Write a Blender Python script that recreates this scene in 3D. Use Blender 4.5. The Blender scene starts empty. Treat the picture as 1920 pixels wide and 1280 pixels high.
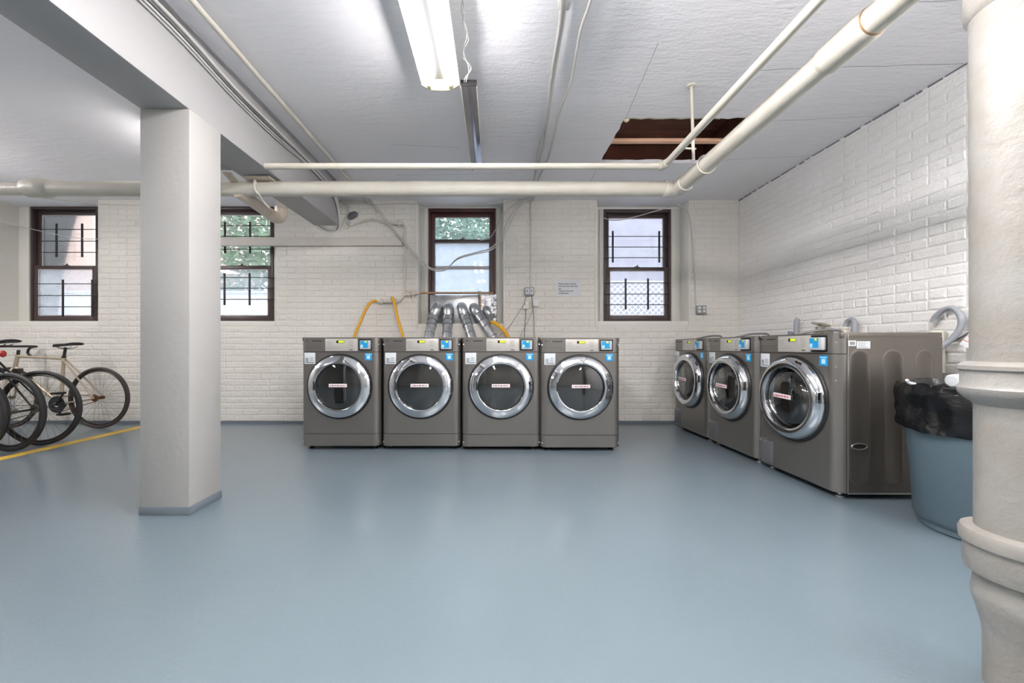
import bpy, bmesh, math, random
from mathutils import Vector, Matrix, noise
R = random.Random(7)
SC = bpy.context.scene
COL = SC.collection
PI = math.pi
H = 0.90            # camera height
F = 725.0           # focal length in pixels of the 1920 frame
VX, VY = 928.0, 650.0

# ------------------------------------------------------------------ camera
cam_d = bpy.data.cameras.new('camera'); cam = bpy.data.objects.new('camera', cam_d); COL.objects.link(cam)
cam.location = (0, 0, H); cam.rotation_euler = (PI/2, 0, 0)
cam_d.sensor_width = 36; cam_d.lens = F/1920*36
cam_d.shift_x = (960-VX)/1920; cam_d.shift_y = (VY-640)/1920
cam_d.clip_start = 0.02; cam_d.clip_end = 200
SC.camera = cam
# ------------------------------------------------------------------ world
w = bpy.data.worlds.new('sky'); SC.world = w; w.use_nodes = True
bg = w.node_tree.nodes['Background']
bg.inputs[0].default_value = (0.90, 0.94, 1.0, 1); bg.inputs[1].default_value = 3.0
TUBE_POWER = 66; FILL_POWER = 80; DIM_FILL_POWER = 20
# ------------------------------------------------------------------ exposure
SC.view_settings.view_transform = 'Standard'; SC.view_settings.look = 'None'
SC.view_settings.gamma = 1; SC.view_settings.use_curve_mapping = False
SC.view_settings.exposure = 0.34

CEIL = H+1.73; WY = 4.56; RX = 2.88; LX = -6.3; BY = -3.2; WIN_Y = 4.80
def W(px, py, y):            # point of the room at depth y
    return Vector(((px-VX)*y/F, y, H-(py-VY)*y/F))
def ceil_pt(px, py, z=CEIL):
    y = (z-H)*F/(VY-py); return Vector(((px-VX)*y/F, y, z))

# ------------------------------------------------------------------ materials
def lin(c):
    return tuple(((v/255)/12.92 if v/255 <= .04045 else ((v/255+.055)/1.055)**2.4) for v in c)
MATS = {}
def mat(name, col, rough=.5, metal=0, bump=None, var=None, coat=0, emit=None, spec=.5, srgb=True, trans=0):
    m = bpy.data.materials.new(name); m.use_nodes = True
    nt = m.node_tree; b = nt.nodes['Principled BSDF']
    c = lin(col) if srgb else col
    b.inputs['Base Color'].default_value = (*c, 1)
    b.inputs['Roughness'].default_value = rough; b.inputs['Metallic'].default_value = metal
    b.inputs['Specular IOR Level'].default_value = spec
    b.inputs['Coat Weight'].default_value = coat; b.inputs['Coat Roughness'].default_value = .2
    b.inputs['Transmission Weight'].default_value = trans
    tc = nt.nodes.new('ShaderNodeNewGeometry')
    if var:          # (scale, amount, second colour)
        n = nt.nodes.new('ShaderNodeTexNoise'); n.inputs['Scale'].default_value = var[0]; n.inputs['Detail'].default_value = 6
        nt.links.new(tc.outputs['Position'], n.inputs['Vector'])
        rp = nt.nodes.new('ShaderNodeValToRGB'); rp.color_ramp.elements[0].position = .5-var[1]; rp.color_ramp.elements[1].position = .5+var[1]
        rp.color_ramp.elements[0].color = (*c, 1); rp.color_ramp.elements[1].color = (*lin(var[2]), 1)
        nt.links.new(n.outputs['Fac'], rp.inputs['Fac']); nt.links.new(rp.outputs['Color'], b.inputs['Base Color'])
    if bump:         # list of (scale xyz, strength)
        prev = None
        for sc, st in bump:
            mp = nt.nodes.new('ShaderNodeMapping'); mp.inputs['Scale'].default_value = sc if isinstance(sc, tuple) else (sc, sc, sc)
            nt.links.new(tc.outputs['Position'], mp.inputs['Vector'])
            n = nt.nodes.new('ShaderNodeTexNoise'); n.inputs['Scale'].default_value = 1; n.inputs['Detail'].default_value = 7; n.inputs['Roughness'].default_value = .6
            nt.links.new(mp.outputs['Vector'], n.inputs['Vector'])
            bp = nt.nodes.new('ShaderNodeBump'); bp.inputs['Strength'].default_value = st; bp.inputs['Distance'].default_value = .02
            nt.links.new(n.outputs['Fac'], bp.inputs['Height'])
            if prev: nt.links.new(prev.outputs['Normal'], bp.inputs['Normal'])
            prev = bp
        nt.links.new(prev.outputs['Normal'], b.inputs['Normal'])
    if emit:
        b.inputs['Emission Color'].default_value = (*(lin(emit[0])), 1); b.inputs['Emission Strength'].default_value = emit[1]
    MATS[name] = m
    return m
def glass_mat(name, tint, haze, haze_col, gloss=.06):
    m = bpy.data.materials.new(name); m.use_nodes = True; nt = m.node_tree
    for n in list(nt.nodes): nt.nodes.remove(n)
    out = nt.nodes.new('ShaderNodeOutputMaterial')
    tr = nt.nodes.new('ShaderNodeBsdfTransparent'); tr.inputs[0].default_value = (*tint, 1)
    gl = nt.nodes.new('ShaderNodeBsdfGlossy'); gl.inputs['Roughness'].default_value = .03
    lw = nt.nodes.new('ShaderNodeLayerWeight'); lw.inputs['Blend'].default_value = .25
    ma = nt.nodes.new('ShaderNodeMath'); ma.operation = 'ADD'; ma.inputs[1].default_value = gloss
    ma.use_clamp = True
    nt.links.new(lw.outputs['Fresnel'], ma.inputs[0])
    mx = nt.nodes.new('ShaderNodeMixShader')
    nt.links.new(ma.outputs[0], mx.inputs[0]); nt.links.new(tr.outputs[0], mx.inputs[1]); nt.links.new(gl.outputs[0], mx.inputs[2])
    last = mx
    if haze > 0:
        tl = nt.nodes.new('ShaderNodeBsdfTranslucent'); tl.inputs[0].default_value = (*haze_col, 1)
        n = nt.nodes.new('ShaderNodeTexNoise'); n.inputs['Scale'].default_value = 5; n.inputs['Detail'].default_value = 5
        g = nt.nodes.new('ShaderNodeNewGeometry'); nt.links.new(g.outputs['Position'], n.inputs['Vector'])
        mr = nt.nodes.new('ShaderNodeMapRange'); mr.inputs[1].default_value = .3; mr.inputs[2].default_value = .7
        mr.inputs[3].default_value = haze*.75; mr.inputs[4].default_value = min(1, haze*1.2)
        nt.links.new(n.outputs['Fac'], mr.inputs[0])
        m2 = nt.nodes.new('ShaderNodeMixShader'); nt.links.new(mr.outputs[0], m2.inputs[0])
        nt.links.new(mx.outputs[0], m2.inputs[1]); nt.links.new(tl.outputs[0], m2.inputs[2]); last = m2
    nt.links.new(last.outputs[0], out.inputs[0]); MATS[name] = m
    return m

WALLP = mat('wall_paint', (224, 221, 214), .55, bump=[(60, .25), ((9, 9, 30), .25)], var=(2.2, .25, (218, 214, 206)))
RIGHTP = mat('right_wall_paint', (236, 235, 233), .6, bump=[(45, .4), (14, .4)], var=(3, .2, (231, 230, 227)))
CEILP = mat('ceiling_paint', (244, 242, 244), .65, bump=[((6, 22, 8), .38), (40, .15), ((2.5, 7, 3), .28)], var=(1.5, .3, (239, 238, 242)))
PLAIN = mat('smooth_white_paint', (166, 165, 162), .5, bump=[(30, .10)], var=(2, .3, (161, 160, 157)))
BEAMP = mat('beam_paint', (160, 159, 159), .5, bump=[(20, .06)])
TRIMP = mat('trim_paint', (222, 220, 212), .4, bump=[(40, .1)])
PIPEP = mat('pipe_cream_paint', (206, 202, 191), .38, bump=[(25, .12)], var=(6, .2, (198, 192, 178)))
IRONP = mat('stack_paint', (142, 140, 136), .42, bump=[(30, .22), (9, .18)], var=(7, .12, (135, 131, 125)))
CABLEW = mat('white_cable', (190, 188, 184), .45)
CABLEG = mat('grey_cable', (110, 110, 112), .5)
FLOORP = mat('floor_epoxy', (102, 116, 125), .28, bump=[(70, .10), (8, .03)], var=(.9, .3, (109, 123, 131)), coat=.4)
BANDP = mat('base_grey', (104, 113, 120), .4)
YELLOWP = mat('yellow_line_paint', (214, 176, 60), .5, var=(14, .2, (190, 158, 66)))
FRAMEP = mat('window_dark_frame', (62, 52, 52), .4, var=(5, .3, (74, 58, 56)))
FRAMER = mat('window_red_frame', (92, 46, 46), .45, var=(5, .3, (60, 44, 44)))
BARP = mat('iron_bar', (38, 34, 36), .5)
GRAPH = mat('graphite_metal', (128, 125, 121), .33, metal=.75, bump=[(400, .01)])
GRAPHS = mat('graphite_side', (104, 99, 93), .32, metal=.7)
DARKP = mat('black_plastic', (22, 22, 23), .4)
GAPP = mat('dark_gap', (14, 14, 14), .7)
CHROME = mat('chrome', (222, 224, 228), .09, metal=1)
STEEL = mat('drum_steel', (150, 152, 156), .28, metal=1)
CONSOLE = mat('console_silver', (188, 184, 178), .4, metal=.25)
CMARK = mat('console_mark', (128, 126, 124), .5)
LCDOFF = mat('display_black', (18, 20, 14), .3)
LCDON = mat('display_green', (190, 205, 40), .4, emit=((186, 204, 36), .45))
BLUEST = mat('blue_sticker', (20, 146, 205), .4)
BLUEST2 = mat('pale_blue_sticker', (180, 222, 240), .4)
YELST = mat('yellow_sticker', (222, 228, 70), .4)
READER = mat('reader_grey', (178, 180, 182), .4)
WHITEST = mat('white_sticker', (208, 214, 218), .45)
DARKST = mat('sticker_print', (92, 102, 108), .5)
STRIP = mat('strip_white', (226, 214, 214), .5)
STRIPRED = mat('strip_red_print', (176, 70, 86), .5)
STRIPGREY = mat('strip_grey_print', (140, 112, 116), .5)
SCREWP = mat('screw_metal', (200, 200, 196), .3, metal=.9)
GLASSD = glass_mat('door_glass', (.50, .51, .51), 0, None, .14)
GALV = mat('galvanised_steel', (222, 224, 226), .30, metal=.85, bump=[(18, .1)], var=(12, .25, (160, 164, 170)))
BANDG = mat('duct_band', (150, 153, 158), .3, metal=.9)
FOIL = mat('crumpled_foil', (200, 202, 206), .2, metal=1, bump=[(40, .4)])
YHOSE = mat('yellow_hose', (214, 158, 22), .45)
COPPER = mat('rusty_pipe', (150, 106, 72), .5, metal=.3, var=(20, .3, (176, 150, 120)))
BINP = mat('bin_plastic', (80, 97, 106), .45, bump=[(30, .05)], var=(3, .3, (84, 103, 114)))
BAGP = mat('black_bag', (6, 7, 9), .2, bump=[((9, 9, 14), .45)], spec=.45)
RUBBER = mat('tyre_rubber', (36, 34, 36), .6)
RUBBERB = mat('tyre_brown', (58, 46, 42), .65)
RIMP = mat('rim_dark', (60, 58, 56), .35, metal=.7)
SPOKE = mat('spoke_steel', (130, 126, 120), .35, metal=.9)
BEIGEF = mat('champagne_frame', (176, 162, 142), .35, metal=.3)
BLACKF = mat('black_frame', (30, 30, 32), .3)
SILVERF = mat('silver_frame', (190, 192, 196), .25, metal=.6)
RUSTP = mat('rusty_hub', (120, 74, 36), .6, metal=.4, var=(60, .2, (80, 54, 38)))
REDP = mat('red_plastic', (188, 50, 44), .35)
ORANGEP = mat('orange_print', (214, 130, 62), .5)
WOODD = mat('dark_subfloor_wood', (108, 58, 38), .7, var=(3, .3, (60, 32, 24)))
WOODD2 = mat('dark_subfloor_wood_b', (122, 68, 46), .7, var=(4, .3, (66, 38, 28)))
WOODL = mat('pale_lath_wood', (240, 196, 166), .6, var=(7, .3, (226, 178, 146)))
PLASTER = mat('broken_plaster', (206, 200, 176), .8, bump=[(80, .5)])
TUBE = mat('fluorescent_tube', (255, 255, 250), .5, emit=((255, 250, 250), TUBE_POWER))
TUBEB = mat('fill_tube', (255, 255, 250), .5, emit=((255, 250, 250), FILL_POWER))  # tubes of the added fill lights, this one and the dim one
TUBEC = mat('dim_fill_tube', (255, 255, 250), .5, emit=((255, 250, 250), DIM_FILL_POWER))
HOOD = mat('fixture_enamel', (226, 226, 220), .35)
STRIPG = mat('strip_grey', (34, 35, 36), .6)
HOODEND = mat('fixture_end_cream', (222, 214, 170), .4)
REFL = mat('silver_reflector', (176, 176, 182), .16, metal=1, var=(3, .3, (150, 150, 158)))
GREYHOSE = mat('grey_hose', (146, 150, 156), .45)
CREAMPL = mat('cream_plastic', (224, 220, 204), .4)
BRASSV = mat('tap_metal', (170, 164, 146), .35, metal=.8)
BLUEH = mat('blue_grey_fitting', (112, 122, 150), .4)
PAPER = mat('paper', (214, 216, 220), .6)
INK = mat('ink', (64, 66, 72), .6)
TAGP = mat('tag_paper', (222, 220, 226), .5)
PURPLE = mat('purple_band', (134, 96, 150), .4)
BOXG = mat('outlet_box_metal', (150, 150, 150), .4, metal=.5)
GWIN = glass_mat('clear_pane', (.90, .91, .91), .06, (.8, .84, .88), .02)
GHAZE = glass_mat('hazy_pane', (.90, .91, .94), .30, (.72, .76, .80), .02)
GHAZE2 = glass_mat('frosted_pane', (.92, .93, .96), .72, (.68, .73, .80), .02)
GWIN4 = glass_mat('dusty_pane', (.90, .92, .95), .14, (.72, .76, .82), .02)
LEAFP = mat('leaf_green', (66, 98, 66), .6, var=(2, .3, (120, 150, 112)))
LEAFP2 = mat('leaf_blue_green', (62, 98, 84), .6, var=(2, .3, (120, 156, 138)))
BARK = mat('bark', (96, 84, 74), .8)
PINKB = mat('pink_masonry', (222, 194, 182), .8, var=(3, .3, (208, 178, 168)))
STONEP = mat('pale_stone', (146, 143, 152), .9, bump=[(20, .5)], var=(5, .25, (170, 167, 174)))
PALEG = mat('pale_ground', (214, 216, 220), .9)
WHITEW = mat('whitewashed', (226, 226, 224), .7)

# ------------------------------------------------------------------ mesh helpers
class MB:
    """collects shapes into one mesh"""
    def __init__(s): s.v = []; s.f = []; s.m = []
    def add(s, vs, fs, mi=0):
        o = len(s.v); s.v += [Vector(p) for p in vs]
        s.f += [tuple(i+o for i in f) for f in fs]; s.m += [mi]*len(fs); return s
    def box(s, a, b, bev=0, mi=0, M=None):
        x0, y0, z0 = [min(a[i], b[i]) for i in range(3)]; x1, y1, z1 = [max(a[i], b[i]) for i in range(3)]
        if bev <= 0:
            vs = [(x, y, z) for z in (z0, z1) for y in (y0, y1) for x in (x0, x1)]
            fs = [(0, 2, 3, 1), (4, 5, 7, 6), (0, 1, 5, 4), (2, 6, 7, 3), (0, 4, 6, 2), (1, 3, 7, 5)]
        else:
            bm = bmesh.new(); bmesh.ops.create_cube(bm, size=1)
            for v in bm.verts: v.co = Vector(((x0+x1)/2+v.co.x*(x1-x0), (y0+y1)/2+v.co.y*(y1-y0), (z0+z1)/2+v.co.z*(z1-z0)))
            bmesh.ops.bevel(bm, geom=bm.edges[:], offset=bev, segments=2, affect='EDGES', profile=.5)
            bm.verts.index_update(); vs = [v.co.copy() for v in bm.verts]; fs = [[v.index for v in f.verts] for f in bm.faces]; bm.free()
        if M is not None: vs = [M @ Vector(v) for v in vs]
        return s.add(vs, fs, mi)
    def prism(s, pts, lo, hi, axis='z', mi=0):     # pts 2d outline ccw
        n = len(pts)
        def P(p, h):
            return (p[0], p[1], h) if axis == 'z' else ((p[0], h, p[1]) if axis == 'y' else (h, p[0], p[1]))
        vs = [P(p, lo) for p in pts]+[P(p, hi) for p in pts]
        fs = [tuple(range(n))[::-1], tuple(range(n, 2*n))]+[(i, (i+1) % n, (i+1) % n+n, i+n) for i in range(n)]
        return s.add(vs, fs, mi)
    def cyl(s, a, b, r, r2=None, n=16, mi=0, cap=True):
        a = Vector(a); b = Vector(b); r2 = r if r2 is None else r2; d = (b-a).normalized()
        u = d.orthogonal().normalized(); q = d.cross(u)
        vs = [a+(u*math.cos(t)+q*math.sin(t))*r for t in [2*PI*i/n for i in range(n)]]+[b+(u*math.cos(t)+q*math.sin(t))*r2 for t in [2*PI*i/n for i in range(n)]]
        fs = [(i, (i+1) % n, (i+1) % n+n, i+n) for i in range(n)]
        if cap: fs += [tuple(range(n))[::-1], tuple(range(n, 2*n))]
        return s.add(vs, fs, mi)
    def tube(s, pts, r, n=10, mi=0, closed=False, rr=None):
        pts = [Vector(p) for p in pts]; m = len(pts); vs = []; fs = []
        d0 = (pts[1]-pts[0]).normalized(); u = d0.orthogonal().normalized()
        for i, p in enumerate(pts):
            if closed: d = pts[(i+1) % m]-pts[i-1]
            else: d = pts[min(i+1, m-1)]-pts[max(i-1, 0)]
            d.normalize(); u = (u-d*u.dot(d)).normalized(); q = d.cross(u)
            ri = rr[i] if rr else r
            vs += [p+(u*math.cos(t)+q*math.sin(t))*ri for t in [2*PI*k/n for k in range(n)]]
        for i in range(m if closed else m-1):
            j = (i+1) % m
            for k in range(n): fs.append((i*n+k, i*n+(k+1) % n, j*n+(k+1) % n, j*n+k))
        if not closed: fs += [tuple(range(n))[::-1], tuple(range((m-1)*n, m*n))]
        return s.add(vs, fs, mi)
    def lathe(s, prof, n=32, axis='z', c=(0, 0, 0), mi=0, closed=False, fn=None):   # prof [(r,h)]
        vs = []; fs = []; c = Vector(c)
        for j, (r, h) in enumerate(prof):
            for i in range(n):
                t = 2*PI*i/n; rr, hh = (r, h) if fn is None else fn(r, h, t, j)
                x, y = rr*math.cos(t), rr*math.sin(t)
                vs.append(c+(Vector((x, y, hh)) if axis == 'z' else (Vector((x, -hh, y)) if axis == 'y' else Vector((hh, x, y)))))
        m = len(prof)
        for j in range(m if closed else m-1):
            k = (j+1) % m
            for i in range(n): fs.append((j*n+i, j*n+(i+1) % n, k*n+(i+1) % n, k*n+i))
        if not closed:
            if prof[0][0] > 1e-6: fs.append(tuple(range(n))[::-1])
            if prof[-1][0] > 1e-6: fs.append(tuple(range((m-1)*n, m*n)))
        return s.add(vs, fs, mi)
    def sphere(s, c, r, n=12, mi=0, sc=(1, 1, 1)):
        prof = [(max(1e-7, math.sin(PI*i/n))*1, -math.cos(PI*i/n)) for i in range(n+1)]
        o = len(s.v); s.lathe(prof, n*2, mi=mi)
        for i in range(o, len(s.v)):
            v = s.v[i]; s.v[i] = Vector((c[0]+v.x*r*sc[0], c[1]+v.y*r*sc[1], c[2]+v.z*r*sc[2]))
        return s
    def build(s, name, mats, parent=None, smooth=35, recalc=True):
        me = bpy.data.meshes.new(name)
        bm = bmesh.new(); vv = [bm.verts.new(p) for p in s.v]
        for f, mi in zip(s.f, s.m):
            try: fc = bm.faces.new([vv[i] for i in f]); fc.material_index = mi
            except ValueError: pass
        bmesh.ops.remove_doubles(bm, verts=bm.verts[:], dist=1e-6)
        if recalc: bmesh.ops.recalc_face_normals(bm, faces=bm.faces[:])
        if smooth:
            a = math.radians(smooth)
            for f in bm.faces: f.smooth = True
            for e in bm.edges:
                if len(e.link_faces) != 2 or e.calc_face_angle(0) > a: e.smooth = False
        bm.to_mesh(me); bm.free()
        for m in (mats if isinstance(mats, (list, tuple)) else [mats]): me.materials.append(m)
        o = bpy.data.objects.new(name, me); COL.objects.link(o)
        if parent is not None: o.parent = parent
        return o
def smooth_path(pts, k=6):
    pts = [Vector(p) for p in pts]; out = []
    for i in range(len(pts)-1):
        p0 = pts[max(i-1, 0)]; p1 = pts[i]; p2 = pts[i+1]; p3 = pts[min(i+2, len(pts)-1)]
        for j in range(k):
            t = j/k
            out.append(.5*((2*p1)+(p2-p0)*t+(2*p0-5*p1+4*p2-p3)*t*t+(3*p1-p0-3*p2+p3)*t**3))
    return out+[pts[-1]]
def tag(o, label, cat, group=None, kind=None):
    o['label'] = label; o['category'] = cat
    if group: o['group'] = group
    if kind: o['kind'] = kind
    return o
def empty(name, loc=(0, 0, 0), rz=0):
    o = bpy.data.objects.new(name, None); COL.objects.link(o); o.location = loc; o.rotation_euler = (0, 0, rz); o.empty_display_size = .1
    return o
def struct(o): o['kind'] = 'structure'; return o
def copy_tree(o, parent=None):
    kids = [c for c in bpy.data.objects if c.parent == o]
    c = o.copy(); COL.objects.link(c)
    if parent is not None: c.parent = parent
    for k in kids: copy_tree(k, c)
    return c
def text_mesh(name, body, size, m, parent=None, align='LEFT', sx=1, off=0):
    cu = bpy.data.curves.new('t', 'FONT'); cu.body = body; cu.size = size; cu.align_x = align; cu.extrude = .0004; cu.space_line = 1.0; cu.offset = off
    t = bpy.data.objects.new('t', cu); COL.objects.link(t)
    dg = bpy.context.evaluated_depsgraph_get(); me = bpy.data.meshes.new_from_object(t.evaluated_get(dg))
    bpy.data.objects.remove(t); me.materials.clear(); me.materials.append(m)
    o = bpy.data.objects.new(name, me); COL.objects.link(o); o.scale = (sx, 1, 1)
    if parent is not None: o.parent = parent
    return o
def tubeobj(name, pts, r, m, label=None, cat=None, group=None, parent=None, k=6, n=8):
    p = smooth_path(pts, k) if k > 1 else pts
    o = MB().tube(p, r, n).build(name, m, parent)
    if label: tag(o, label, cat, group)
    return o

# ================================================================== STRUCTURE
struct(MB().box((LX-.2, BY-.2, -.12), (RX+.24, WY+.24, 0)).build('floor', FLOORP))
fl = bpy.data.objects['floor']
# painted line is a thing of its own on the floor
ln = MB().box((-4.03, 1.2, .0004), (-3.915, 4.42, .0022)).build('parking_line', YELLOWP)
tag(ln, 'worn yellow line painted on the blue floor in front of the bicycles', 'floor line')
# ceiling with the torn opening
hx0, hx1, hy0, hy1 = .985, 1.95, 2.93, 3.64
cm = MB()
def jag(n, a, b, amp, vert):
    out = []
    for i in range(n+1):
        t = i/n; out.append(a+(b-a)*t)
    return out
ring = []
for i in range(16): ring.append((hx0+(hx1-hx0)*i/16, hy0+R.uniform(-.012, .012)))
for i in range(10): ring.append((hx1+R.uniform(-.008, .008), hy0+(hy1-hy0)*i/10))
for i in range(16): ring.append((hx1-(hx1-hx0)*i/16, hy1+R.uniform(-.012, .012)))
for i in range(10): ring.append((hx0+R.uniform(-.006, .006), hy1-(hy1-hy0)*i/10))
ox0, ox1, oy0, oy1 = hx0-.1, hx1+.1, hy0-.1, hy1+.1
outer = []
for (x, y) in ring:
    cx, cy = (hx0+hx1)/2, (hy0+hy1)/2; dx, dy = x-cx, y-cy
    s = min((ox1-cx)/abs(dx) if dx else 9e9, (oy1-cy)/abs(dy) if dy else 9e9); outer.append((cx+dx*s, cy+dy*s))
n = len(ring)
vs = [(x, y, CEIL) for x, y in ring]+[(x, y, CEIL) for x, y in outer]+[(x, y, CEIL+.03) for x, y in ring]
cm.add(vs, [(i, (i+1) % n, (i+1) % n+n, i+n) for i in range(n)]+[(i, i+2*n, (i+1) % n+2*n, (i+1) % n) for i in range(n)])
cm.box((LX-.2, BY-.2, CEIL), (ox0, WY+.3, CEIL+.3)); cm.box((ox1, BY-.2, CEIL), (RX+.24, WY+.3, CEIL+.3))
cm.box((ox0, BY-.2, CEIL), (ox1, oy0, CEIL+.3)); cm.box((ox0, oy1, CEIL), (ox1, WY+.3, CEIL+.3))
for cxx, cyy in ((cx, cy),):
    # corners between the octagon-like projection and the square ring
    for (ax, ay) in ((ox0, oy0), (ox1, oy0), (ox1, oy1), (ox0, oy1)):
        best = sorted(range(n), key=lambda i: (outer[i][0]-ax)**2+(outer[i][1]-ay)**2)[:2]
        cm.add([(ax, ay, CEIL), (*outer[best[0]], CEIL), (*outer[best[1]], CEIL)], [(0, 1, 2)])
ceil = struct(cm.build('ceiling', CEILP, smooth=0, recalc=False))
cav = empty('ceiling_opening', (0, 0, 0)); tag(cav, 'torn rectangular hole in the white ceiling showing dark floorboards', 'ceiling hole')
for k in range(6):
    y0 = hy0-.1+k*.155
    MB().box((ox0, y0+.003, CEIL+.2), (ox1, y0+.152, CEIL+.225), .003).build('board', WOODD if k % 2 else WOODD2, cav)
for xx in (ox0, ox1-.045): MB().box((xx, oy0, CEIL+.03), (xx+.045, oy1, CEIL+.2), .003).build('joist', WOODD, cav)
for yy in (oy0, oy1-.03): MB().box((ox0+.045, yy, CEIL+.03), (ox1-.045, yy+.03, CEIL+.2)).build('blocking', WOODD2, cav)
MB().box((hx0-.03, 3.26, CEIL+.005), (hx1+.03, 3.31, CEIL+.03), .003).build('lath', WOODL, cav)
mb = MB()
for i in range(0, 12):
    x, y = ring[i]; mb.add([(x, y-.004, CEIL-.002), (ring[i+1][0], ring[i+1][1]-.004, CEIL-.002), (ring[i+1][0], ring[i+1][1]+.008+R.random()*.006, CEIL-.001), (x, y+.008+R.random()*.006, CEIL-.001)], [(0, 1, 2, 3)])
mb.sphere((hx0+.02, hy0+.02, CEIL+.005), .022, 6)
mb.build('plaster_edge', PLASTER, cav)

# back wall openings  (x0, x1, sill)
OPEN = [(-5.89, -4.68, 1.145), (-3.72, -2.585, 1.14), (-.912, .107, 1.13), (1.205, 2.295, 1.158)]
wb = MB()
xs = [LX-.2]+[v for o in OPEN for v in o[:2]]+[RX+.24]
for i in range(0, len(xs), 2): wb.box((xs[i], WY, -.1), (xs[i+1], WIN_Y+.1, CEIL))
for o in OPEN: wb.box((o[0], WY, -.1), (o[1], WIN_Y+.1, o[2]))
wall_back = struct(wb.build('wall_back', WALLP, smooth=0))
wall_right = struct(MB().box((RX, BY-.2, -.1), (RX+.24, WY, CEIL)).build('wall_right', RIGHTP, smooth=0))
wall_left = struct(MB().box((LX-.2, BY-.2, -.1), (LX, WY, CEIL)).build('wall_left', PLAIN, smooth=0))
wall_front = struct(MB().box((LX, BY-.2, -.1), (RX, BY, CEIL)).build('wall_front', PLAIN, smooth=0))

# bricks ------------------------------------------------------------
def brick_mesh(L, Hh, seed, axis):
    """painted brick, softened edges, irregular face; faces -y (axis y) or -x (axis x)"""
    r = random.Random(seed); d = .0040; b = .0085
    def j(a=.0012): return r.uniform(-a, a)
    f = [(-L/2+b, -Hh/2+b), (L/2-b, -Hh/2+b), (L/2-b, Hh/2-b), (-L/2+b, Hh/2-b)]
    o = [(-L/2, -Hh/2), (L/2, -Hh/2), (L/2, Hh/2), (-L/2, Hh/2)]
    vs = [(x+j(.003), -d+j(), z+j(.002)) for x, z in f]+[(x+j(), -.0006, z+j()) for x, z in o]+[(j(.02), -d-.0006+j(), j(.008))]
    fs = [(0, 1, 8), (1, 2, 8), (2, 3, 8), (3, 0, 8)]+[(4+i, 4+(i+1) % 4, (i+1) % 4, i) for i in range(4)]
    if axis == 'x': vs = [(y, -x, z) for x, y, z in vs]
    return vs, fs
def lay(wall, axis, u0, u1, plane, material, holes, key, single=300, z0=.03):
    L, Hh, J = .203, .0635, .006
    spots = []; row = 0; z = z0
    while z+Hh < CEIL-.005:
        off = (L+J)/2 if row % 2 else 0
        header = (row % 6 == 5)
        l = L/2-J/2 if header else L
        u = u0-off
        while u < u1:
            a, b2 = max(u, u0), min(u+l, u1); u += l+J
            if b2-a < .03: continue
            segs = [(a, b2)]
            for (h0, h1, hz) in holes:
                if z+Hh > hz:
                    ns = []
                    for (p, q) in segs:
                        if q <= h0 or p >= h1: ns.append((p, q))
                        else:
                            if p < h0: ns.append((p, h0))
                            if q > h1: ns.append((h1, q))
                    segs = ns
            for (p, q) in segs:
                if q-p > .03: spots.append(((p+q)/2, z+Hh/2, q-p))
        z += Hh+J; row += 1
    order = sorted(range(len(spots)), key=lambda i: key(*spots[i][:2]))
    singles = set(order[:single]); cache = {}; rest = MB(); cnt = 0
    for i, (u, zc, l) in enumerate(spots):
        ll = round(l, 3)
        if i in singles:
            kk = (ll, i % 4)
            if kk not in cache:
                vs, fs = brick_mesh(ll, Hh, i, axis); me = bpy.data.meshes.new('brick'); me.from_pydata(vs, [], fs); me.materials.append(material); cache[kk] = me
            o = bpy.data.objects.new('brick', cache[kk]); COL.objects.link(o); o.parent = wall
            dd = R.uniform(-.0012, .0008)
            o.location = (u, plane+dd, zc+R.uniform(-.0015, .0015)) if axis == 'y' else (plane+dd, u, zc+R.uniform(-.0015, .0015))
        else:
            vs, fs = brick_mesh(ll, Hh, i, axis); dd = R.uniform(-.0012, .0008); dz = R.uniform(-.002, .002)
            rest.add([((u+v[0], plane+dd+v[1], zc+dz+v[2]) if axis == 'y' else (plane+dd+v[0], u+v[1], zc+dz+v[2])) for v in vs], fs)
    o = rest.build('brick_courses', material, wall, smooth=0, recalc=False); o['kind'] = 'stuff'
def key_back(u, z):
    if .35 < z: return abs(u-.9)+abs(z-1.35)*.7+(2 if (-.95 < u < .15 and z > 1.05) else 0)
    return 9+abs(u)
lay(wall_back, 'y', -6.0, RX, WY, WALLP, OPEN, key_back)
lay(wall_right, 'x', .9, WY-.002, RX, RIGHTP, [], lambda u, z: (u if u > 2.2 else 9)+(0 if z > 1.0 else 5))

# crack line at the right wall head, and floor paint lapping the wall foot
struct(MB().box((LX, WY-.012, 0), (RX, WY, .028)).build('baseboard_back', BANDP, smooth=0))
mb = MB(); y = .9
while y < WY-.03:
    l = R.uniform(.03, .16); mb.box((RX-.0062, y, CEIL-R.uniform(.006, .014)), (RX-.001, y+l, CEIL-.0005)); y += l+R.uniform(.0, .05)
mb.build('crack', mat('crack_dark', (120, 120, 128), .9), wall_right, smooth=0)
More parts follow.
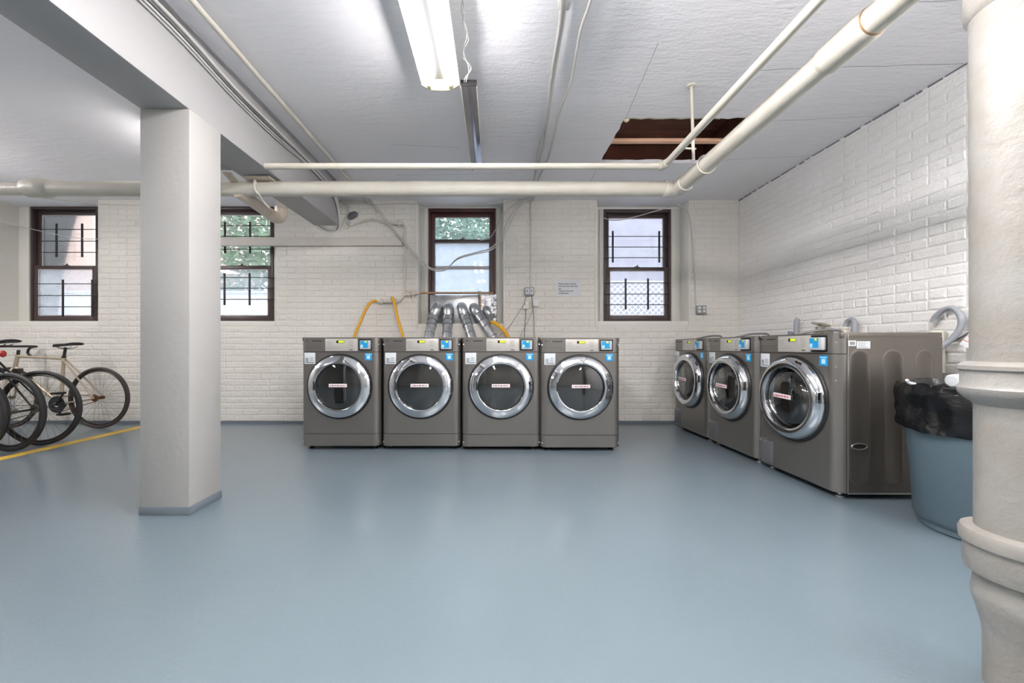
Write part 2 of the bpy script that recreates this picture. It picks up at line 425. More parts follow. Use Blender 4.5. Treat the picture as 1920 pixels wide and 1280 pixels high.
# seams of ceiling boards (fine dark lines)
mb = MB()
def seam(p, q, wd=.0028):
    a = Vector((*p, CEIL-.0006)); b = Vector((*q, CEIL-.0006)); d = (b-a).normalized(); nn = Vector((-d.y, d.x, 0))*wd/2; steps = 14; prev = a
    for i in range(1, steps+1):
        c = a+(b-a)*i/steps+nn*R.uniform(-2, 2); mb.add([prev-nn, prev+nn, c+nn, c-nn], [(0, 1, 2, 3)]); prev = c
seam((.93, 2.2), (.99, 2.93)); seam((.985, 3.66), (1.02, WY)); seam((1.6, 2.42), (2.86, 2.36), .004); seam((1.95, 2.98), (2.86, 2.9)); seam((1.95, 3.6), (2.86, 3.5)); seam((1.9, 1.95), (2.86, 1.9), .004); seam((-1.0, 3.9), (.2, 3.85)); seam((-1.5, 3.72), (-.2, 3.8)); seam((-.9, 3.3), (-.3, 3.36))
mb.build('seam', mat('seam_dark', (150, 150, 156), .9), ceil, smooth=0, recalc=False)

# column and beam ----------------------------------------------------
cx0, cx1, cy0, cy1 = -1.902, -1.636, 2.07, 2.31
ZB = 2.176
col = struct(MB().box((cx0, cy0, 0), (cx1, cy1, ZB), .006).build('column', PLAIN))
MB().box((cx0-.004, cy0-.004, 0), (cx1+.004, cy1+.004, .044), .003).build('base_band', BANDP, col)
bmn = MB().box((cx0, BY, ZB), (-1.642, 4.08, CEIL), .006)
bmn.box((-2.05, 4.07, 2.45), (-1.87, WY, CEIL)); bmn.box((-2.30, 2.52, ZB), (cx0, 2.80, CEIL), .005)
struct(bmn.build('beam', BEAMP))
# another column further back in the room under the same beam
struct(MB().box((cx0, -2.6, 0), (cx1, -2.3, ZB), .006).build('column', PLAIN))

# ================================================================== WINDOWS
def window(n, x0, topz, botz, up, lo, kind, opx0, opx1, sill, clearlow=None):
    """x0 frame left; .83 wide"""
    e = struct(empty('window_%d' % n)); y = WIN_Y; Wd = .83; x1 = x0+Wd
    # casing boards each side and head
    MB().box((opx0, y-.02, sill), (x0, y+.04, CEIL), .004).build('casing', TRIMP, e)
    if opx0 < x0-.06: MB().box((x0-.055, y-.034, sill), (x0-.012, y-.018, topz), .003).build('stop_bead', TRIMP, e)
    MB().box((x1, y-.02, sill), (opx1, y+.04, CEIL), .004).build('casing', TRIMP, e)
    if opx1 > x1+.06: MB().box((x1+.012, y-.034, sill), (x1+.055, y-.018, topz), .003).build('stop_bead', TRIMP, e)
    MB().box((opx0, y-.021, topz), (opx1, y+.04, CEIL), .003).build('head_casing', TRIMP, e)
    MB().box((opx0+.002, WY+.012, sill), (opx1-.002, y+.04, botz), .004).build('window_sill', TRIMP, e)
    fm = FRAMER if kind == 3 else FRAMEP
    f = MB(); t = .026
    f.box((x0, y-.03, botz), (x0+t, y+.07, topz), .003); f.box((x1-t, y-.03, botz), (x1, y+.07, topz), .003)
    f.box((x0+t, y-.03, topz-.04), (x1-t, y+.07, topz), .003); f.box((x0+t, y-.03, botz), (x1-t, y+.07, botz+.02), .003)
    f.build('frame', fm, e)
    mid = botz+(topz-botz)*.475 if kind != 3 else H-(452-VY)*y/F
    def sash(name, za, zb, yy, st, mrail, pane, fmm, brail=None):
        s = MB(); a, b = x0+t-.002, x1-t+.002; br = brail or mrail
        s.box((a, yy-.018, za), (a+st, yy+.018, zb), .003); s.box((b-st, yy-.018, za), (b, yy+.018, zb), .003)
        s.box((a+st, yy-.018, zb-mrail), (b-st, yy+.018, zb), .003); s.box((a+st, yy-.018, za), (b-st, yy+.018, za+br), .003)
        so = s.build(name, fmm, e)
        MB().box((a+st-.004, yy-.003, za+br-.004), (b-st+.004, yy+.003, zb-mrail+.004)).build('pane', pane, so, smooth=0)
        bd = MB()
        for (p, q) in (((a+st, za+br), (a+st+.009, zb-mrail)), ((b-st-.009, za+br), (b-st, zb-mrail)), ((a+st, za+br), (b-st, za+br+.009)), ((a+st, zb-mrail-.009), (b-st, zb-mrail))):
            bd.box((p[0], yy-.012, p[1]), (q[0], yy-.004, q[1]))
        bd.build('glazing_bead', MATS['bead_grey'], so, smooth=0)
        return so
    sash('upper_sash', mid-.02, topz-.04, y+.045, .048, .05, up, fm, .036)
    ls = sash('lower_sash', botz+.02, mid+.018, y, .052, .042, lo, FRAMEP, .06)
    lk = MB().box(((x0+x1)/2-.03, y-.012, mid+.016), ((x0+x1)/2+.03, y+.012, mid+.028), .003); lk.cyl(((x0+x1)/2, y, mid+.028), ((x0+x1)/2+.012, y, mid+.045), .008)
    lk.build('sash_lock', FRAMEP, ls)
    return e, mid
mat('bead_grey', (196, 190, 192), .5)
TZ = H+(VY-392)*WIN_Y/F; BZ = H+(VY-604)*WIN_Y/F
def fx(px): return (px-VX)*WIN_Y/F
w1, _ = window(1, fx(62), TZ+.03, BZ, GWIN, GHAZE, 1, OPEN[0][0], OPEN[0][1]+.001, OPEN[0][2])
w2, _ = window(2, fx(390), TZ+.03, BZ, GWIN, GHAZE, 2, OPEN[1][0], OPEN[1][1], OPEN[1][2])
w3, _ = window(3, fx(804), TZ, BZ-.03, GWIN, GHAZE2, 3, OPEN[2][0], OPEN[2][1], OPEN[2][2])
w4, _ = window(4, fx(1131), TZ-.01, BZ, GWIN4, GWIN4, 4, OPEN[3][0], OPEN[3][1], OPEN[3][2])
# mid rail shown behind frosted pane of window 3
yy = WIN_Y+.02
MB().box((fx(812), WIN_Y-.012, H-(505-VY)*WIN_Y/F), (fx(923), WIN_Y+.012, H-(499-VY)*WIN_Y/F), .002).build('glazing_bar', MATS['bead_grey'], w3)
# window guards outside
def guard(win, px0, ups, los, yu, yl, hu, hl):
    y = WIN_Y-.055; s = y/F
    def X(p): return (p-VX)*s
    def Z(p): return H-(p-VY)*s
    for xs_, (ya, yb) in ((ups, yu), (los, yl)):
        for p in xs_: MB().box((X(p)-.011, y-.005, Z(yb)), (X(p)+.011, y+.005, Z(ya)), .001).build('guard_upright', BARP, win)
    for hs in (hu, hl):
        for p in hs:
            MB().cyl((X(px0+2), y, Z(p)), (X(px0+124), y, Z(p)), .005, n=8).build('guard_rail', BARP, win)
guard(w1, 62, (106, 154), (118, 173), (419, 482), (524, 594), (430, 452, 473), (532, 554, 575))
guard(w2, 390, (422, 469), (421, 468), (416, 475), (512, 572), (423, 443, 467), (520, 540, 561))
guard(w4, 1131, (1149, 1236), (1173, 1215), (433, 492), (522, 580), (443, 463, 483), (530, 551, 571))
# bright rough edge of masonry around window four reveal
MB().box((OPEN[3][1]-.012, WY-.006, 1.15), (OPEN[3][1]+.012, WY+.2, CEIL), .006).build('plaster_reveal', TRIMP, w4)
MB().box((OPEN[2][0]-.018, WY-.014, 1.13), (OPEN[2][0]+.006, WY+.2, CEIL), .005).build('reveal_edge', TRIMP, w3)
MB().box((OPEN[2][1]-.008, WY-.010, 1.13), (OPEN[2][1]+.010, WY+.2, CEIL), .005).build('reveal_edge', TRIMP, w3)
MB().box((OPEN[3][0]-.03, WY-.012, 1.15), (OPEN[3][0]+.004, WY+.2, CEIL-.05), .006).build('reveal_edge', TRIMP, w4)

# ================================================================== OUTSIDE
struct(MB().box((-16, WIN_Y+.1, .8), (12, 16, 1.02)).build('ground_outside', PALEG))
bl = empty('brick_building'); tag(bl, 'pinkish masonry building seen outdoors through the window over the bicycles', 'building')
MB().box((-15, 9.2, 1.0), (-7.3, 12, 7)).build('wall', PINKB, bl)
for k, xx in enumerate((-13.9, -8.6)):
    f = MB().box((xx, 9.14, 2.2), (xx+.9, 9.22, 4.2), .01).build('window', WHITEW, bl)
    MB().box((xx+.08, 9.12, 2.28), (xx+.82, 9.15, 4.12)).build('pane', MATS['display_black'], f)
MB().cyl((-9.35, 9.1, 1.0), (-9.35, 9.1, 7), .07).build('drainpipe', WHITEW, bl)
bw = empty('garden_wall'); tag(bw, 'low whitewashed garden wall standing outside behind the windows', 'wall')
MB().box((-15, 7.6, 1.0), (-.6, 7.8, 1.95), .01).build('wall', WHITEW, bw); MB().box((-15, 7.56, 1.95), (-.6, 7.84, 2.0), .01).build('coping', PALEG, bw)
sw = tag(MB().box((1.3, 8.2, 1.0), (8.5, 8.6, 6.5), .02).build('stone_wall', STONEP), 'rough pale grey wall outdoors seen through the window nearest the corner', 'wall')
def tree(loc, rad, hgt, n, lm, label, seed):
    r = random.Random(seed); e = empty('tree', loc); tag(e, label, 'tree')
    MB().tube(smooth_path([(0, 0, 0), (.08, 0, hgt*.3), (-.05, .05, hgt*.6), (.05, 0, hgt*.85)]), .1, 8, rr=None).build('trunk', BARK, e)
    lf = MB()
    for i in range(n):
        a = r.uniform(0, 2*PI); u = r.uniform(-1, 1); q = r.random()**.4
        p = Vector((rad*q*math.sqrt(1-u*u)*math.cos(a), rad*q*math.sqrt(1-u*u)*math.sin(a), hgt*.62+hgt*.45*q*u))
        M = Matrix.Rotation(r.uniform(0, PI), 3, 'X') @ Matrix.Rotation(r.uniform(0, PI), 3, 'Z'); s = r.uniform(.045, .10)
        lf.add([p+M @ Vector(v)*s for v in ((-1, 0, 0), (0, -.45, .1), (1, 0, 0), (0, .45, .1))], [(0, 1, 2, 3)])
    o = lf.build('leaves', lm, e, smooth=0, recalc=False); o['kind'] = 'stuff'
tree((-4.9, 8.9, 1), 1.9, 3.4, 6000, LEAFP, 'leafy green tree outdoors behind the window half hidden by the column', 1)
tree((-.9, 9.9, 1), 2.1, 3.3, 7000, LEAFP2, 'blue-green tree outdoors filling the top of the window above the silver ducts', 2)
# lattice fence
lf = empty('lattice_fence', (0, 0, 0)); tag(lf, 'white diagonal lattice fence outdoors behind the window nearest the corner', 'fence')
mb = MB(); yf = 6.6
MB().box((1.5, yf-.03, 1.02), (3.6, yf+.03, 1.1), .005).build('bottom_rail', WHITEW, lf)
MB().box((1.5, yf-.03, 1.98), (3.6, yf+.03, 2.02), .005).build('top_rail', WHITEW, lf)
for i in range(26):
    xa = 1.0+i*.1
    for sgn, yo in ((1, 0), (-1, .014)):
        a = Vector((xa+(0 if sgn > 0 else .9), yf+yo, 1.08)); b = Vector((xa+(.9 if sgn > 0 else 0), yf+yo, 1.98))
        lo = 1.5; hi = 3.6
        def cl(p, q):
            if p.x < lo: p = p+(q-p)*((lo-p.x)/(q.x-p.x))
            if p.x > hi: p = p+(q-p)*((hi-p.x)/(q.x-p.x))
            return p
        if max(a.x, b.x) <= lo or min(a.x, b.x) >= hi: continue
        a2, b2 = cl(a, b), cl(b, a)
        if (b2-a2).length < .05: continue
        MB().cyl(a2, b2, .012, n=4).build('slat', WHITEW, lf, smooth=0)

# ================================================================== LIGHTS
def fixture(x, y0, y1, ztop, label, chain=True):
    L = y1-y0; e = empty('ceiling_light', (x, y0, ztop)); tag(e, label, 'light', 'twin tube fluorescent ceiling lights')
    w_ = .119
    prof = [(-w_, -.020), (-.10, -.004), (-.045, 0), (-.022, -.022), (.022, -.022), (.045, 0), (.10, -.004), (w_, -.020)]
    pin = [(a*.985, b-.003) for a, b in prof][::-1]
    MB().prism(prof+pin, 0, L, 'y').build('reflector_hood', HOOD, e, smooth=0)
    MB().box((-.03, .02, 0), (.03, L-.02, .035), .004).build('ballast_box', HOOD, e)
    MB().box((-.034, .05, -.032), (.034, L-.05, -.0225), .001).build('centre_strip', STRIPG, e)
    for k in (-.062, .062):
        MB().cyl((k, .045, -.046), (k, L-.045, -.046), .019, n=20).build('tube', TUBE, e)
        for yy in (.0, L-.045): MB().cyl((k, yy+.005, -.046), (k, yy+.04, -.046), .0195, n=16).build('tube_cap', HOODEND, e)
    for yy in (-.004, L): MB().prism([(-w_, -.030), (-.1, .004), (.1, .004), (w_, -.030), (.06, -.064), (-.06, -.064)][::-1], yy, yy+.005, 'y').build('end_plate', HOODEND, e)
    for yy in (.25, L-.25):
        MB().cyl((0, yy, .03), (0, yy, CEIL-ztop), .004, n=6).build('hanger_rod', SCREWP, e)
    return e
fixture(-.336, -.05, 2.39, H+1.65, 'long twin tube fluorescent light hanging from the ceiling, switched on')
def batten(x, y0, y1, ztop, label, tm=None):  # unseen fill light in batten form, added to brighten walls and ceiling
    L = y1-y0; e = empty('fill_light', (x, y0, ztop)); tag(e, label, 'light', 'added bare tube fill lights')
    MB().box((-.06, 0, -.04), (.06, L, .03), .006).build('fill_light_body', HOOD, e)
    for k in (-.045, .045):
        MB().cyl((k, .04, -.065), (k, L-.04, -.065), .019, n=16).build('tube', tm or TUBEB, e)
        for yy in (.0, L-.04): MB().box((k-.014, yy, -.09), (k+.014, yy+.03, -.03), .003).build('tube_holder', HOOD, e)
    for yy in (.2, L-.2): MB().cyl((0, yy, .03), (0, yy, CEIL-ztop), .004, n=6).build('hanger_rod', SCREWP, e)
    return e
batten(-2.60, 2.92, 3.60, H+1.60, 'short added bare tube fill light in the bicycle bay, hidden behind the column', TUBEC)
batten(-5.3, 1.2, 3.4, H+1.55, 'added bare tube fill light along the outer side of the bicycle bay')
batten(-3.9, -1.9, .5, H+1.22, 'added bare tube fill light over the bicycle bay', TUBEC)
batten(-.6, -2.9, -.5, H+1.22, 'added bare tube fill light in the middle at the back of the room', TUBEC)
batten(2.0, -2.9, -.5, H+1.22, 'added bare tube fill light at the back near the brick side wall', TUBEC)
batten(.45, -.3, 1.60, H+1.60, 'added bare tube fill light overhead between the fluorescent light and the slim pipe')
batten(2.35, -.1, 1.42, H+1.40, 'added bare tube fill light beside the soil stack near the brick side wall')
# unlit silver strip
us = empty('unlit_strip_light', (-.163, 2.40, H+1.64)); tag(us, 'narrow unlit silver reflector strip light running on beyond the bright light', 'light')
MB().prism([(-.050, -.022), (-.046, .012), (.046, .012), (.050, -.022), (.046, -.022), (.018, .002), (-.018, .002), (-.046, -.022)], 0, 1.16, 'y').build('reflector', REFL, us, smooth=60)
for s in (-1, 1): MB().box((s*.050-.003, 0, -.026), (s*.050+.003, 1.16, -.018), .001).build('edge_flange', HOOD, us)
MB().box((-.05, -.004, -.024), (.05, 0, .014)).build('end_plate', GAPP, us)
for yy in (.2, .95): MB().cyl((0, yy, .012), (0, yy, CEIL-H-1.64), .004, n=6).build('hanger_rod', SCREWP, us)
# twisted supply wire
pts = []
for i in range(22):
    t = i/21; p = Vector((-.150-.02*t+.012*math.sin(t*17), 1.75+.66*t, H+1.70-.06*t)); pts.append(p)
tw = MB().tube(smooth_path(pts, 3), .0028, 6); tw.tube(smooth_path([p+Vector((.014*math.cos(i*1.1), 0, 0)) for i, p in enumerate(pts)], 3), .0028, 6)
tag(tw.build('twisted_wire', CABLEW), 'loose twisted white wire between the lit light and the unlit strip', 'wire')

# ================================================================== PIPES
def pipe(name, segs, r, m, label, cat='pipe', group=None, collars=(), n=20):
    e = empty(name, segs[0]); tag(e, label, cat, group); o = Vector(segs[0])
    for a, b in zip(segs[:-1], segs[1:]): MB().cyl(Vector(a)-o, Vector(b)-o, r, n=n).build('pipe_run', m, e)
    for (a, b, rc) in collars: MB().lathe_dir if False else None
    for (a, b, rc) in collars:
        a, b = Vector(a)-o, Vector(b)-o; d = b-a
        prof = [(0, r), (.04, rc*.97), (.14, rc), (.86, rc), (.96, rc*.97), (1, r)]
        pts = [a+d*t for t, _ in prof]
        MB().tube(pts, rc, n, rr=[q for _, q in prof]).build('collar', m, e)
    return e
# big drain: across the room then towards the cast iron stack
ZP = 2.108; YP = 2.96; XP = 1.402
big = pipe('drain_pipe', [(-3.50, YP, ZP), (1.335, YP, ZP)], .055, PIPEP, 'thick cream drain pipe crossing the room below the beam',
     collars=[((1.285, YP, ZP), (1.335, YP, ZP), .064)])
MB().tube(smooth_path([(4.80, 0, 0), (4.855, -.0, 0), (4.895, -.022, 0), (4.902, -.07, 0), (4.902, -.10, 0)], 6), .060, 20).build('elbow', PIPEP, big)
MB().cyl((-3.4+3.5, 0, 0), (-3.6, 0, 0), .047).build('pipe_run', PIPEP, big)
MB().tube([(.11, 0, 0), (.09, 0, 0), (.04, 0, .006), (-.04, 0, .006), (-.08, 0, 0), (-.09, 0, 0)], .07, 20, rr=[.055, .068, .072, .072, .064, .047]).build('coupling', PIPEP, big)
e2 = pipe('drain_pipe', [(XP, 2.89, ZP), (XP, 1.62, ZP)], .053, PIPEP, 'thick cream drain pipe running along under the ceiling past the torn hole',
     collars=[((XP, 2.885, ZP), (XP, 2.835, ZP), .062), ((XP, 1.64, ZP), (XP, 1.43, ZP), .061)])
MB().cyl((0, -1.46, 0), (0, -1.82, 0), .053, n=20).build('pipe_run', PIPEP, e2)
MB().tube([(0, -1.27, 0), (0, -1.262, 0)], .0555, 20).build('joint_ring', COPPER, e2)
MB().tube([(0, -1.455, 0), (0, -1.463, 0)], .0555, 20).build('joint_ring', COPPER, e2)
# small pipe pair
ZS = 2.188; YS = 2.76; XS = 1.205
sm = pipe('water_pipe', [(-1.640, YS, ZS), (1.19, YS, ZS)], .0215, PIPEP, 'slim cream water pipe level across the room above the drain pipe', collars=[((1.165, YS, ZS), (1.19, YS, ZS), .029)], n=16)
MB().tube(smooth_path([(2.82, 0, 0), (2.84, -.005, 0), (2.845, -.03, 0)], 5), .026, 16).build('elbow', PIPEP, sm)
sm2 = pipe('water_pipe', [(XS, 2.74, ZS), (XS, -.6, ZS)], .0225, PIPEP, 'slim cream water pipe running beside the thick drain pipe under the ceiling', collars=[((XS, 2.73, ZS), (XS, 2.70, ZS), .028)], n=16)
# hanger rod
hr = empty('pipe_hanger', (1.30, 2.56, CEIL)); tag(hr, 'thin painted rod hanger from the ceiling to the drain pipe by the hole', 'hanger')
MB().cyl((0, 0, 0), (.015, 0, -.50), .0095, n=10).build('rod', PIPEP, hr); MB().lathe([(.03, -.001), (.028, -.008), (.012, -.012), (.0001, -.013)], 16).build('flange', PIPEP, hr)
MB().cyl((-.06, 0, -.415), (.03, 0, -.42), .006, n=8).build('cross_pin', PIPEP, hr)
MB().tube([Vector((.102+.060*math.cos(a), 0, -.522+.060*math.sin(a))) for a in [2*PI*i/24 for i in range(24)]], .006, 8, closed=True).build('pipe_ring', PIPEP, hr)
# ceiling conduit along y, left
tag(MB().cyl((-1.478, BY, H+1.690), (-1.478, 4.55, H+1.690), .0155, n=14).build('conduit', PIPEP), 'straight white conduit on the ceiling beside the beam', 'conduit')
# bundle of cables on the beam face
for k, (dx, dz, rr) in enumerate(((0, 0, .006), (0, .022, .006), (0, .048, .010), (0, -.02, .0045))):
    p = [(-1.631+dx, 1.2, 2.50+dz), (-1.629, 1.94, 2.51+dz), (-1.631, 2.4, 2.475+dz), (-1.630, 2.85, 2.47+dz), (-1.628, 3.4, 2.49+dz*.6), (-1.628, 3.85, 2.45+dz*.6), (-1.632, 4.03, 2.30+dz*.4), (-1.66-.01*k, 4.10, 2.15+dz*.3), (-1.78, 4.13, 2.13+dz*.5), (-1.92, 4.2, 2.20+dz), (-2.04, 4.4, 2.36+dz), (-2.10, 4.52, 2.42+dz)]
    tubeobj('beam_cable', p, rr, CABLEW if k != 1 else CABLEG, ['white cable in the middle of the bundle along the beam face', 'grey cable just above the middle of the bundle on the beam face', 'thickest white cable, uppermost of the bundle on the beam face', 'thinnest white cable, lowest of the bundle on the beam face'][k], 'cable', 'cables on the beam face')
# y-running pipe piece below the drain pipe, with elbow
yp = empty('branch_pipe', (-1.955, 2.96, 2.035)); tag(yp, 'beige branch pipe with an elbow dropping behind the column towards the window', 'pipe')
MB().cyl((0, -.02, .045), (.03, .36, 0), .045, n=18).build('pipe_run', mat('beige_pipe', (200, 186, 170), .4), yp)
MB().tube(smooth_path([(.03, .35, 0), (.035, .43, -.003), (.05, .47, .02), (.055, .475, .10)], 5), .05, 18).build('elbow', MATS['beige_pipe'], yp)
MB().tube([(.028, .30, 0), (.029, .31, 0), (.031, .37, 0), (.032, .38, 0)], .05, 18, rr=[.045, .051, .051, .045]).build('collar', MATS['beige_pipe'], yp)
# beam clamp plates and strap near column
hb = empty('beam_clamp', (-1.74, 2.84, 2.17)); tag(hb, 'beige bracket plates and strap under the beam holding the drain pipe', 'bracket')
MB().box((-.13, .02, -.018), (.07, .10, -.004), .002).build('plate', MATS['beige_pipe'], hb)
MB().box((-.22, -.01, -.030), (-.165, .22, -.016), .002, M=Matrix.Rotation(.3, 4, 'Z')).build('plate', MATS['beige_pipe'], hb)
MB().box((-.30, .10, -.036), (-.08, .13, -.020), .002, M=Matrix.Rotation(-.12, 4, 'Z')).build('plate', MATS['beige_pipe'], hb)
MB().cyl((-.06, .06, -.018), (-.06, .062, -.055), .012, n=10).build('bolt', PIPEP, hb)
MB().tube(smooth_path([(-.055, .058, -.03), (-.06, .055, -.06), (-.052, .052, -.10), (-.035, .07, -.125), (-.05, .15, -.15), (-.03, .2, -.18)], 5), .007, 8).build('strap', PIPEP, hb)

# foreground cast iron stack
st = empty('soil_stack', (1.376, 1.0, 0)); tag(st, 'cast iron soil stack thickly painted white with flared joints beside the trash can', 'pipe')
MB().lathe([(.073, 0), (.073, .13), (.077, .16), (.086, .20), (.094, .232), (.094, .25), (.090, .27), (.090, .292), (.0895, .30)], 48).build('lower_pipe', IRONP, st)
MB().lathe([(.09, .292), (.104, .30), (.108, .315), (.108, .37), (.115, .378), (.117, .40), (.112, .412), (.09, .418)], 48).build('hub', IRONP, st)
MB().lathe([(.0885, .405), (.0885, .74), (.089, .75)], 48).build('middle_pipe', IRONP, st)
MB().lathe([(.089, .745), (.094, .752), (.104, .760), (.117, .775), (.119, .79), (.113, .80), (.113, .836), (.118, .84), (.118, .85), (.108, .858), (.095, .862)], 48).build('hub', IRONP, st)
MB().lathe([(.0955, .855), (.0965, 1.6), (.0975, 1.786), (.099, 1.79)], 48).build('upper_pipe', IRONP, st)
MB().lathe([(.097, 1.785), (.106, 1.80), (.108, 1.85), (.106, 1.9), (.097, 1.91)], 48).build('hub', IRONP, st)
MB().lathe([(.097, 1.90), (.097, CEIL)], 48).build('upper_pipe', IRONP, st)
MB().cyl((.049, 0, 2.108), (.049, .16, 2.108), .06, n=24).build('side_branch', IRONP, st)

# ================================================================== MACHINES
def disc_hole_panel(mb, x0, x1, z0, z1, cx, cz, r, y, n=64, mi=0):
    ci = []; oi = []
    for i in range(n):
        t = 2*PI*i/n; c, s = math.cos(t), math.sin(t); ci.append((cx+r*c, y, cz+r*s))
        k = min(((x1-cx)/c) if c > 1e-9 else ((x0-cx)/c if c < -1e-9 else 9e9), ((z1-cz)/s) if s > 1e-9 else ((z0-cz)/s if s < -1e-9 else 9e9))
        oi.append((cx+k*c, y, cz+k*s))
    mb.add(ci+oi, [(i, (i+1) % n, (i+1) % n+n, i+n) for i in range(n)], mi)
    for (ax, az) in ((x0, z0), (x1, z0), (x1, z1), (x0, z1)):
        b = sorted(range(n), key=lambda i: (oi[i][0]-ax)**2+(oi[i][2]-az)**2)[:1][0]
        q = [i for i in ((b-1) % n, (b+1) % n)]
        # triangle joining the two neighbours that lie on different sides
        for i in q:
            p1, p2 = oi[b], oi[i]
            if abs(p1[0]-p2[0]) > 1e-6 and abs(p1[2]-p2[2]) > 1e-6: mb.add([(ax, y, az), p1, p2], [(0, 1, 2)], mi)
    return [Vector(p) for p in ci]
def front_plan(w, yf, yb, rad, x_extra=0, n=8):
    pts = [(-w, yb)]
    for i in range(n+1):
        a = PI+PI/2*i/n; pts.append((-w+rad+rad*math.cos(a), yf+rad+rad*math.sin(a)))
    for i in range(n+1):
        a = 1.5*PI+PI/2*i/n; pts.append((w-rad+rad*math.cos(a), yf+rad+rad*math.sin(a)))
    pts.append((w, yb)); return pts
def marks(mb, x0, x1, z, h, y, r, wmin=.003, wmax=.012, gap=.0022, lines=1, lead=.01):
    for l in range(lines):
        x = x0; zz = z-l*lead
        while x < x1:
            w_ = min(r.uniform(wmin, wmax), x1-x); mb.box((x, y-.0004, zz), (x+w_, y, zz+h)); x += w_+gap
def machine(kind):
    w = .343; top = .985; D = .70 if kind == 'dryer' else .615; zb = .036
    nm = 'tumble_dryer' if kind == 'dryer' else 'washing_machine'
    e = empty(nm); yf = 0.0; rad = .055
    r = random.Random(3)
    # cabinet shell, open at the front
    s = MB(); s.box((-w, .05, zb), (-w+.006, D, top-.03)); s.box((w-.006, .05, zb), (w, D, top-.03)); s.box((-w+.006, D-.006, zb), (w-.006, D, top-.03)); s.box((-w+.006, .05, zb), (w-.006, D, zb+.006))
    s.build('cabinet', GRAPHS, e)
    MB().box((-w+.001, .02, top-.034), (w-.001, D+.002, top), .005).build('top_panel', GRAPHS if kind != 'dryer' else GRAPHS, e)
    kz = .142 if kind == 'dryer' else zb
    pz = .858
    dc = (-.004, .556); dr = .286 if kind == 'dryer' else .29
    # front panel with round opening
    f = MB(); x0, x1 = -w+rad, w-rad
    ring_ = disc_hole_panel(f, x0, x1, kz+.002, pz-.002, dc[0], dc[1], .262, yf)
    n = len(ring_)
    f.add([p for p in ring_]+[p+Vector((0, .03, 0)) for p in ring_], [(i, (i+1) % n, (i+1) % n+n, i+n) for i in range(n)])
    for sgn in (-1, 1):
        arc = [(sgn*(w-rad)+sgn*rad*math.sin(a), yf+rad-rad*math.cos(a)) for a in [PI/2*i/8 for i in range(9)]]
        vs = [(x, y, kz+.002) for x, y in arc]+[(x, y, pz-.002) for x, y in arc]
        f.add(vs, [(i, i+1, i+10, i+9) for i in range(8)])
    f.build('front_panel', GRAPH, e, smooth=40)
    if kind == 'dryer':
        MB().prism(front_plan(w, yf-.001, .06, rad), zb, kz-.002, 'z').build('kick_panel', GRAPH, e)
    MB().prism(front_plan(w-.004, yf+.006, .055, rad), kz-.004, kz+.004, 'z').build('panel_gap', GAPP, e) if kind == 'dryer' else None
    MB().prism(front_plan(w-.003, yf+.005, .055, rad), pz-.003, pz+.003, 'z').build('panel_gap', GAPP, e)
    MB().prism(front_plan(w, yf-.002, .06, rad), pz+.002, top-.002, 'z').build('control_panel', GRAPH, e)
    # console
    c = MB().box((-.130, yf-.0045, .866), (.152, yf-.001, .973), .0015).build('console', CONSOLE, e)
    yy = yf-.0047
    MB().box((-.032, yy-.001, .935), (.036, yy+.001, .957)).build('display', LCDOFF, c)
    MB().box((-.014, yy-.0016, .938), (.034, yy-.001, .955)).build('display_digits', LCDON, c)
    k = MB(); marks(k, -.118, -.075, .945, .0022, yy, r, lines=4, lead=.009); marks(k, -.118, .0, .905, .0015, yy, r, .01, .03, lines=2, lead=.016)
    marks(k, .075, .115, .955, .003, yy, r, .004, .01, .004, lines=7, lead=.009); k.build('console_print', CMARK, c)
    k = MB(); marks(k, .082, .112, .874, .006, yy-.0002, r, .006, .01, .001); k.build('model_mark', LCDOFF, c)
    b_ = MB()
    for i in range(5): b_.cyl((.062, yy-.001, .945-i*.013), (.062, yy+.001, .945-i*.013), .003, n=10)
    b_.build('buttons', READER, c)
    # brand marks (small circle, letters, dark word)
    b_ = MB(); b_.cyl((-.297, yf-.0028, .955), (-.297, yf-.002, .955), .006, n=14); b_.box((-.244, yf-.0028, .949), (-.160, yf-.002, .957)); b_.box((-.300, yf-.0027, .905), (-.160, yf-.002, .9062)); b_.box((-.300, yf-.0027, .888), (-.160, yf-.002, .889))
    b_.build('word_mark', MATS['mark_dark'], e)
    t = text_mesh('brand_letters', 'LG', .014, MATS['mark_dark'], e); t.location = (-.285, yf-.0024, .950); t.rotation_euler = (PI/2, 0, 0)
    # card reader
    rp = MB().box((.164, yf-.004, .870), (.276, yf, .970), .006).build('card_reader', DARKP, e)
    dep = .014 if kind == 'dryer' else .032
    MB().box((.173, yf-dep, .880), (.268, yf-.003, .958), .005).build('reader_body', READER, rp)
    ysr = yf-dep-.0006
    MB().box((.180, ysr-.0004, .893), (.246, ysr+.001, .954)).build('reader_sticker', BLUEST, rp)
    MB().box((.217, ysr-.0008, .938), (.236, ysr+.0005, .953)).build('reader_spot', YELST, rp)
    MB().box((.182, ysr-.0008, .896), (.202, ysr+.0005, .920)).build('reader_picture', BLUEST2, rp)
    # stickers
    ws = MB().box((-.313, yf-.0012, .752), (-.218, yf-.0002, .850), .0005).build('price_sticker', WHITEST, e)
    k = MB(); yk = yf-.0013; marks(k, -.303, -.276, .800, .003, yk, r, lines=7, lead=.0045); marks(k, -.262, -.232, .798, .012, yk, r, .003, .006, .006, lines=2, lead=.018); k.box((-.303, yk-.0004, .762), (-.230, yk, .768)); k.build('sticker_print', DARKST, ws)
    bs = MB().box((.215, yf-.0012, .784), (.277, yf-.0002, .846), .0005).build('blue_sticker', BLUEST, e)
